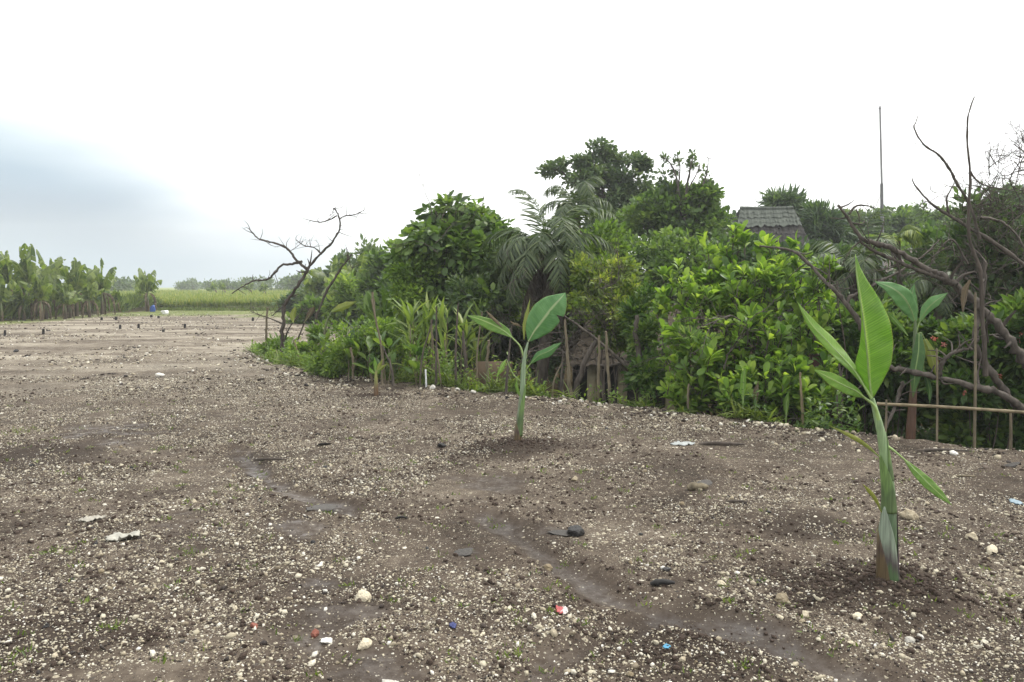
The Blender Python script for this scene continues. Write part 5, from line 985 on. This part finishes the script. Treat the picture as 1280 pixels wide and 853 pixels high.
# yellow green shrub with twig tangle (x 720-800)
tree('shrub', 'yellow green shrub tangled with bare twigs between the palm and the glossy bush', 'shrub', X_(765, 12.6), [(765, 345, 34, 24, 13.2), (748, 375, 32, 26, 12.8), (785, 385, 28, 32, 12.6), (760, 415, 34, 24, 12.4), (735, 350, 26, 30, 13.4)], EL, .085, 420, 24, MT['yel'], tr=.03, crad=.14, seed=44, trunk=False)
tree('shrub', 'yellow flecked shrub just left of the glossy bush foot', 'shrub', X_(800, 11.6), [(806, 430, 18, 30, 11.4), (812, 470, 22, 26, 11), (800, 395, 18, 30, 11.8)], EL, .09, 160, 20, MT['hedge'], tr=.02, crad=.13, seed=45, trunk=False)
def twigs(label, lobes, Yd, n, seed, mat='dbark', r=.006, L_=.5, depth=3, name='twig_tangle', up=.3, base=None, crook=.35):
    rs = np.random.default_rng(seed); b = MB()
    def grow(p, d, l, r_, lev):
        P = [p]; 
        for k in range(4): d = nrm(d+rs.normal(size=3)*crook+[0, 0, up*.15]); P.append(P[-1]+d*l/4)
        tube(b, P, np.linspace(r_, r_*.45, 5), 4 if lev else 5, cap=False)
        if lev < depth:
            for _ in range(int(rs.integers(2, 4))): grow(P[int(rs.integers(1, 5))], nrm(d+rs.normal(size=3)*.7), l*.65, r_*.6, lev+1)
    for px, py, w_, h_ in lobes:
        for _ in range(n):
            p = at(px+rs.uniform(-w_, w_), py+rs.uniform(-h_, h_), Yd+rs.normal()*.25); grow(p, nrm(rs.normal(size=3)*.6+[0, 0, up]), L_*(.6+.7*rs.random()), r, 0)
    px, py = lobes[0][:2]; o = b.build(name, MT[mat], origin=(base if base is not None else at(px, py, Yd))); return tag(o, label, 'twigs')
twigs('tangle of dry brown twigs hanging between the palm trunk and the yellow green shrub', [(770, 390, 24, 40), (745, 440, 25, 30), (700, 430, 25, 35)], 12.2, 9, 1, 'limb', .008, .6)
twigs('grey brush of dead twigs under the shaggy palm', [(668, 398, 42, 42)], 14, 22, 2, 'limb', .007, .6)
twigs('dark lacy tangle of dead twigs against the sky at the right edge', [(1262, 238, 30, 35), (1278, 208, 20, 28), (1240, 262, 25, 20)], 10.5, 17, 3, 'dbark', .008, .45)
twigs('dark brush of dead twigs in front of the right hand shrubs', [(1230, 330, 40, 50), (1265, 300, 20, 40), (1215, 380, 25, 40)], 10.5, 12, 4, 'dbark', .008, .55)
twigs('fine bare twigs sticking out over the broadleaf crown', [(545, 270, 12, 10), (556, 300, 20, 20)], 15.5, 3, 5, 'limb', .008, .7, 2)
twigs('pale bare stems inside the glossy bush', [(900, 470, 60, 25), (960, 420, 50, 40), (850, 470, 30, 30)], 10.6, 5, 6, 'limb', .012, .8, 2)
# pavilion-side liana
# ---- the glossy obovate-leaved bush
def rosette_bush(label, lobes, base, nb_, size, seed, mat='obo', per=11, T=OB, stemr=.016, name='shrub'):
    """branches ending in rosettes of glossy leaves, upright shoots"""
    rs = np.random.default_rng(seed); t = thing(name, (base[0], base[1], hz(base[0], base[1])-.05), label, 'shrub'); o = np.array(t['_o']); b = MB(); s_ = MB()
    tot = sum(l[2]*l[3] for l in lobes)
    for px, py, rx, ry, Yd in lobes:
        c = at(px, py, Yd); R3 = np.array([rx, rx*.8, ry])*Yd/F; k = int(nb_*rx*ry/tot); d = rvec(k, rs); d[:, 1] = -np.abs(d[:, 1])*np.where(rs.random(k) < .75, 1, -1)
        E_ = c + d*(.35+.68*rs.random(k)**.6)[:, None]*R3
        for e in E_:
            g_ = nrm(nrm(e-(c-[0, 0, R3[2]*.8]))+rs.normal(size=3)*.35+[0, 0, .45]); ln = .16+.22*rs.random(); st = e-g_*ln; P = spline(np.array([st, (st+e)/2+rs.normal(size=3)*.015, e]), 8)
            if rs.random() < .9: tube(s_, P, np.linspace(.007, .004, 8), 4, cap=False)
            if rs.random() < .2: tube(s_, spline(np.array([o+[rs.normal()*.25, rs.normal()*.15, 0], (o+st)/2+rs.normal(size=3)*.12+[0, 0, .15], st]), 10), np.linspace(stemr, .007, 10), 5, cap=False)
            m_ = int(rs.poisson(per))+3; q = rs.random(m_)**.45; i_ = (q*7).astype(int); az = rs.random(m_)*6.28; el = np.radians(18+52*q+12*rs.normal(size=m_))
            u1 = nrm(np.cross(g_, [0.2, .9, .1])); u2 = np.cross(g_, u1); dd = (np.cos(az)*np.cos(el))[:, None]*u1+(np.sin(az)*np.cos(el))[:, None]*u2+np.sin(el)[:, None]*g_
            young = rs.random()*.55; leaves(b, T, P[i_], dd, g_+.15*rs.normal(size=(m_, 3)), size*(.55+.5*rs.random())*(.65+.6*rs.random(m_)), np.clip(.15+young*q+.15*rs.normal(size=m_)+.1, 0, 1))
    b.build('foliage', MT[mat], t); s_.build('stems', MT['bark'], t); return t
rosette_bush('big glossy bush with bright green spoon shaped leaves, in front of the pavilion', [(905, 355, 52, 42, 11.4), (870, 385, 55, 50, 11.2), (935, 370, 50, 55, 11), (985, 350, 32, 38, 11), (900, 440, 80, 60, 10.6), (960, 440, 60, 60, 10.4), (1010, 400, 26, 50, 10.8), (920, 315, 24, 20, 11.5), (860, 470, 45, 45, 10.5), (882, 306, 12, 18, 11.4), (918, 290, 9, 22, 11.5), (845, 345, 18, 14, 11.3), (963, 308, 14, 16, 11.2), (1000, 312, 14, 14, 11.1), (825, 375, 18, 16, 11.1)], X_(915, 10.8), 520, .19, 51, per=8)
rosette_bush('lower glossy bush spilling towards the bank edge beside the cream boulder', [(965, 480, 45, 36, 9.9), (1000, 500, 35, 28, 9.7), (920, 490, 40, 26, 9.9), (1030, 470, 22, 36, 9.8)], X_(970, 9.9), 150, .19, 52, per=8)
rosette_bush('glossy green sapling rising beside the curved dead branch', [(1020, 345, 16, 28, 10.2), (1035, 330, 10, 16, 10.2), (1028, 390, 18, 30, 10.2)], X_(1025, 10.2), 34, .17, 53, per=7)
# ---- hedge behind the rail (dark, with pink flowers)
HG = [(1195, 430, 40, 30, 9.7, 'dark flowering hedge bush behind the middle rail stakes'), (1255, 430, 44, 34, 9.4, 'dark flowering hedge bush at the right end of the rail'), (1120, 440, 36, 34, 10, 'dark hedge bush behind the reddish stemmed banana'), (1080, 425, 34, 40, 10.4, 'dark hedge bush right of the glossy bush'), (1300, 410, 30, 50, 9.2, 'dark hedge bush beyond the right frame edge'), (1230, 480, 50, 20, 9.3, 'low hedge bush under the dead limb at right'), (1390, 420, 46, 50, 9.0, 'hedge bush well beyond the right frame edge'), (1490, 430, 56, 50, 8.8, 'hedge bush farthest beyond the right frame edge')]
for k, (px, py, rx, ry, Yd, lb) in enumerate(HG):
    t_ = tree('hedge_bush', lb, 'hedge', X_(px, Yd), [(px, py, rx, ry, Yd), (px-rx*.4, py+ry*.5, rx*.7, ry*.6, Yd-.1), (px+rx*.4, py+ry*.4, rx*.7, ry*.6, Yd), (px-rx*.3, py+60, rx*.8, 26, Yd+.3), (px+rx*.4, py+64, rx*.8, 26, Yd+.4), (px, py+30, rx, 26, Yd+.5)], EL, .12, 480, 15, MT['hedge'], tr=.02, crad=.13, group='hedge behind the bamboo rail', seed=500+k, trunk=False)
    if k in (0, 1, 5):
        r5 = np.random.default_rng(520+k)
        for _ in range(4):
            q = at(px+r5.uniform(-rx, rx)*.8, py+r5.uniform(-.5, .8)*ry, Yd-rx*Yd/F*.85); b = MB(); n = 22; leaves(b, LF_DIA, q+rvec(n, r5)*.022, rvec(n, r5), rvec(n, r5), .026, r5.random(n)); b.build('flower_cluster', MT['flower'], t_)
# ---- undergrowth filling the foot of the garden
rs = np.random.default_rng(77)
def under(name, px0, px1, n, size, T, mat, label, seed, off=(.15, 1.6), hmax=.5, wd=1.):
    rs = np.random.default_rng(seed); s = rs.uniform(px0, px1, n); ex = np.interp(s, [p[0] for p in EDGEPX], [p[1] for p in EDGEPX]); P = np.array([gr(a, c_) for a, c_ in zip(s, ex)]); o = rs.uniform(off[0], off[1], n)
    x = P[:, 0]*(1+o/P[:, 1]); y = P[:, 1]+o; z = terrain(x, y)[0]; dn = fbm(x*1.6, y*1.6, 3, 61); k = dn > .42; x, y, z, dn = x[k], y[k], z[k], dn[k]; n = len(x)
    hh = hmax*rs.random(n)*sst(.4, .6, dn); b = MB(); d = rs.normal(size=(n, 3))*[1, 1, .5]+[0, -.2, .7]
    leaves(b, T, np.stack([x, y, z+hh], -1), d, rvec(n, rs)*.5+[0, 0, 1], size*(.5+.8*rs.random(n)), np.clip(.5+.25*rs.normal(size=n), 0, 1), wd)
    return tag(b.build(name, mat), label, 'undergrowth', kind='stuff')
under('undergrowth', 315, 430, 6500, .065, EL, MT['lite'], 'low leafy weeds on the bank slope at the tip of the planting', 1, (.05, 1.8), .32)
under('undergrowth', 430, 705, 16000, .065, EL, MT['lite'], 'low leafy weeds covering the bank slope below the canes and the palm', 11, (.05, 2.2), .6)
under('undergrowth', 800, 1075, 11000, .08, EL, MT['hedge'], 'low dark weeds on the bank slope under the glossy bush and hedge', 2, (.1, 2.0), .5)
under('deep_undergrowth', 900, 1330, 15000, .13, EL, MT['treed'], 'dark weeds under the hedge below the bank at right', 9, (1.6, 5), .5)
under('undergrowth', 700, 800, 1500, .06, EL, MT['lite'], 'sparse weeds before the low hut', 14, (.1, 1.2), .25)
under('slope_grass', 795, 1000, 3000, .25, LF_STR, MT['grass'], 'grass blades at the bank edge under the glossy bush', 13, (.0, .9), .1, 1.3)
under('slope_grass', 315, 715, 5500, .3, LF_STR, MT['grass'], 'long grass blades along the foot of the bank', 3, (.0, 1.2), .1, 1.3)
# shoots planted along the edge
W9 = lambda *a: [q*9.3/F for q in a]
for px, pt, pb, mt, lb in ((929, 458, 517, 'bl', 'single bright banana sucker leaf on a thin stalk before the glossy bush'), (945, 476, 510, 'bdry', 'withered brown sucker right of the bright sucker leaf'), (983, 488, 527, 'bl', 'small sucker with curled leaf above the cream boulder'), (1021, 508, 535, 'bl', 'small sucker leaf right of the bamboo stake')):
    t_ = thing('banana_sucker', gr(px, pb+3), lb, 'banana plant'); b = MB(); tube(b, [at(px-1, pb+6, 9.5), at(px, (pt+pb)/2+8, 9.5)], [.012, .008], 6, 6); b.build('stalk', RIB, t_)
    leafpart(t_, [(px, (pt+pb)/2+12, 0), (px, (pt+pb)/2, 0), (px+1, pt+12, 0), (px+3, pt, 0)], W9(1, 4.5, 4, 0), W9(1, 3.5, 3, 0), 9.5, MT[mt], .2, .3, rib=.004, seed=int(px))
# ---- litter
def rag(px, py, w_, h_, z, col, label, name, cat, seed, n=14, rough=.6):
    rs = np.random.default_rng(seed); p = gr(px, py); sx = w_*math.hypot(p[1], H)/F; sy = h_*p[1]**2/H/F
    u, v = np.meshgrid(np.linspace(-.5, .5, n), np.linspace(-.5, .5, n)); e = 1+.35*(fbm(u*3+seed, v*3, 3, seed)-.5)*2; x = p[0]+u*sx*e; y = p[1]+v*sy*e
    zz_ = terrain(x, y)[0]+.006+z*np.abs(fbm(u*7+seed, v*7, 3, seed+1)-.4)*2; b = MB(); i_ = np.arange(n-1)[:, None]*n; j_ = np.arange(n-1)[None]; Fc = np.stack([i_+j_, i_+j_+1, i_+n+j_+1, i_+n+j_], -1).reshape(-1, 4)
    cen = np.stack([(u[:-1, :-1].ravel()+.5/n), (v[:-1, :-1].ravel()+.5/n)], -1); keep = np.hypot(cen[:, 0], cen[:, 1]) < .5*(.75+.5*fbm(cen[:, 0]*5+seed, cen[:, 1]*5, 2, seed+3)); b.add(np.stack([x, y, zz_], -1).reshape(-1, 3), Fc[keep])
    o = b.build(name, plain('litter_'+name, col, rough, .25, 40), origin=p); sd = o.modifiers.new('thick', 'SOLIDIFY'); sd.thickness = .003; return tag(o, label, cat)
rag(153, 674, 36, 13, .05, (.34, .33, .28), 'crumpled dirty white plastic rag on the soil at left', 'plastic_rag', 'rag', 1)
rag(112, 652, 26, 8, .03, (.32, .30, .25), 'flattened off white scrap just left above the crumpled rag', 'plastic_scrap', 'litter', 2)
rag(833, 808, 9, 6, .01, (.06, .24, .38), 'small bright blue plastic scrap in the lower foreground', 'plastic_scrap', 'litter', 3, 8)
rag(566, 786, 8, 6, .012, (.02, .03, .12), 'small dark blue plastic scrap near the lower middle', 'plastic_scrap', 'litter', 4, 8)
wr = thing('snack_wrapper', gr(702, 761), 'crumpled red and white wrapper beside the muddy rut', 'wrapper')
for dx_, c_, nm, sd_ in ((-3, (.35, .07, .07), 'red_half', 5), (3, (.5, .45, .42), 'white_half', 6)):
    o = rag(702+dx_, 761, 9, 7, .015, c_, 'x', nm, 'x', sd_, 8); del o['label']; del o['category']; o.parent = wr; o.location = np.array(o['_o'])-np.array(wr['_o'])
rag(853, 555, 30, 4, .02, (.3, .32, .31), 'crumpled pale strip of plastic near the bank edge', 'plastic_scrap', 'litter', 7)
rag(1270, 628, 12, 6, .015, (.2, .27, .31), 'pale blue scrap at the right frame edge', 'plastic_scrap', 'litter', 8, 8)
q = gr(1146, 559); b = MB(); V, Fc = stone_template(rs, 2, .04); b.add(V*[.045, .045, .03]+q+[0, 0, .02], Fc); tag(b.build('green_cap', plain('green_plastic', (.03, .28, .17), .4), origin=q), 'small green plastic lump at the bank edge near the reddish banana stem', 'litter')
for px, py, l_, a, r_, mt, lb in ((902, 557, .45, -.12, .018, 'dbark', 'dark wooden stick lying near the bank right of the pale strip'), (872, 613, .17, .15, .03, 'stick', 'curled piece of brown dead wood on the middle ground'), (920, 627, .17, -.05, .012, 'dbark', 'thin dark stick right of the curled dead wood'),
                                    (828, 734, .13, 0., .016, 'black', 'charred stick across the muddy rut'), (1205, 598, .2, 0, .01, 'stick', 'short tan stick on the ground right of the nearest banana'), (502, 647, .09, -.1, .008, 'black', 'small charred twig left of centre'), (1180, 569, .5, -.08, .014, 'dbark', 'long dark stick on the bank rim by the rail'), (338, 575, .3, 0, .012, 'dbark', 'dark stick on the rubble left of centre')):
    p = gr(px, py); z_ = hz(p[0], p[1])+r_*.7; d_ = np.array([math.cos(a), math.sin(a), 0]); rs_ = np.random.default_rng(int(px)); P = spline(np.array([p*[1, 1, 0]+[0, 0, z_]-d_*l_/2, p*[1, 1, 0]+[0, 0, z_+.01], p*[1, 1, 0]+[0, 0, z_+.004]+d_*l_/2]), 12)
    b = MB(); tube(b, P, r_*np.array([.5, .8, 1, 1.1, 1, 1, .9, .9, .8, .8, .6, .4]), 7, lump=.4, rs=rs_); tag(b.build('stick', MT[mt], origin=p), lb, 'stick')
# sprouts
rs = np.random.default_rng(88); x, y = fan(700, 2.9, 11, rs, .02, 1.2); tr = terrain(x, y); k = (tr[1] < .02) & (rs.random(700) < .7); x, y = x[k], y[k]
sx = []; sy = []
for a, c_ in zip(x, y):
    m_ = int(rs.integers(4, 16)); sx += list(a+rs.normal(size=m_)*.022); sy += list(c_+rs.normal(size=m_)*.02)
for px, py, m_, sp in ((60, 690, 60, .06), (240, 695, 60, .06), (25, 538, 160, .12), (20, 830, 50, .05), (640, 815, 50, .05), (205, 560, 60, .06)):
    p = gr(px, py); sx += list(p[0]+rs.normal(size=m_)*sp); sy += list(p[1]+rs.normal(size=m_)*sp)
blades('sprouts', np.array(sx), np.array(sy), .036, MT['grass'], 'scattered tiny green weeds and grass sprouts on the bare soil', 'weeds', 6, LF_LAN, 1.6, .9)
hb = MB(); box(hb, (0, 190, 16), (850, 510, 38)); hzo = hb.build('haze', None, smooth=False); hm, t = newmat('humid_air')
pv = nn(t, 'ShaderNodeVolumePrincipled', {'Color': (.93, .96, 1, 1), 'Density': .0012, 'Anisotropy': .3}); nn(t, 'ShaderNodeOutputMaterial', {'Volume': pv.outputs[0]}); hzo.data.materials.append(hm); tag(hzo, 'thin pale haze in the humid air', 'haze', kind='stuff')
print('faces', sum(len(o.data.polygons) for o in bpy.data.objects if o.type == 'MESH'), 'objects', len(bpy.data.objects))
for o in bpy.data.objects:
    if '_o' in o: del o['_o']
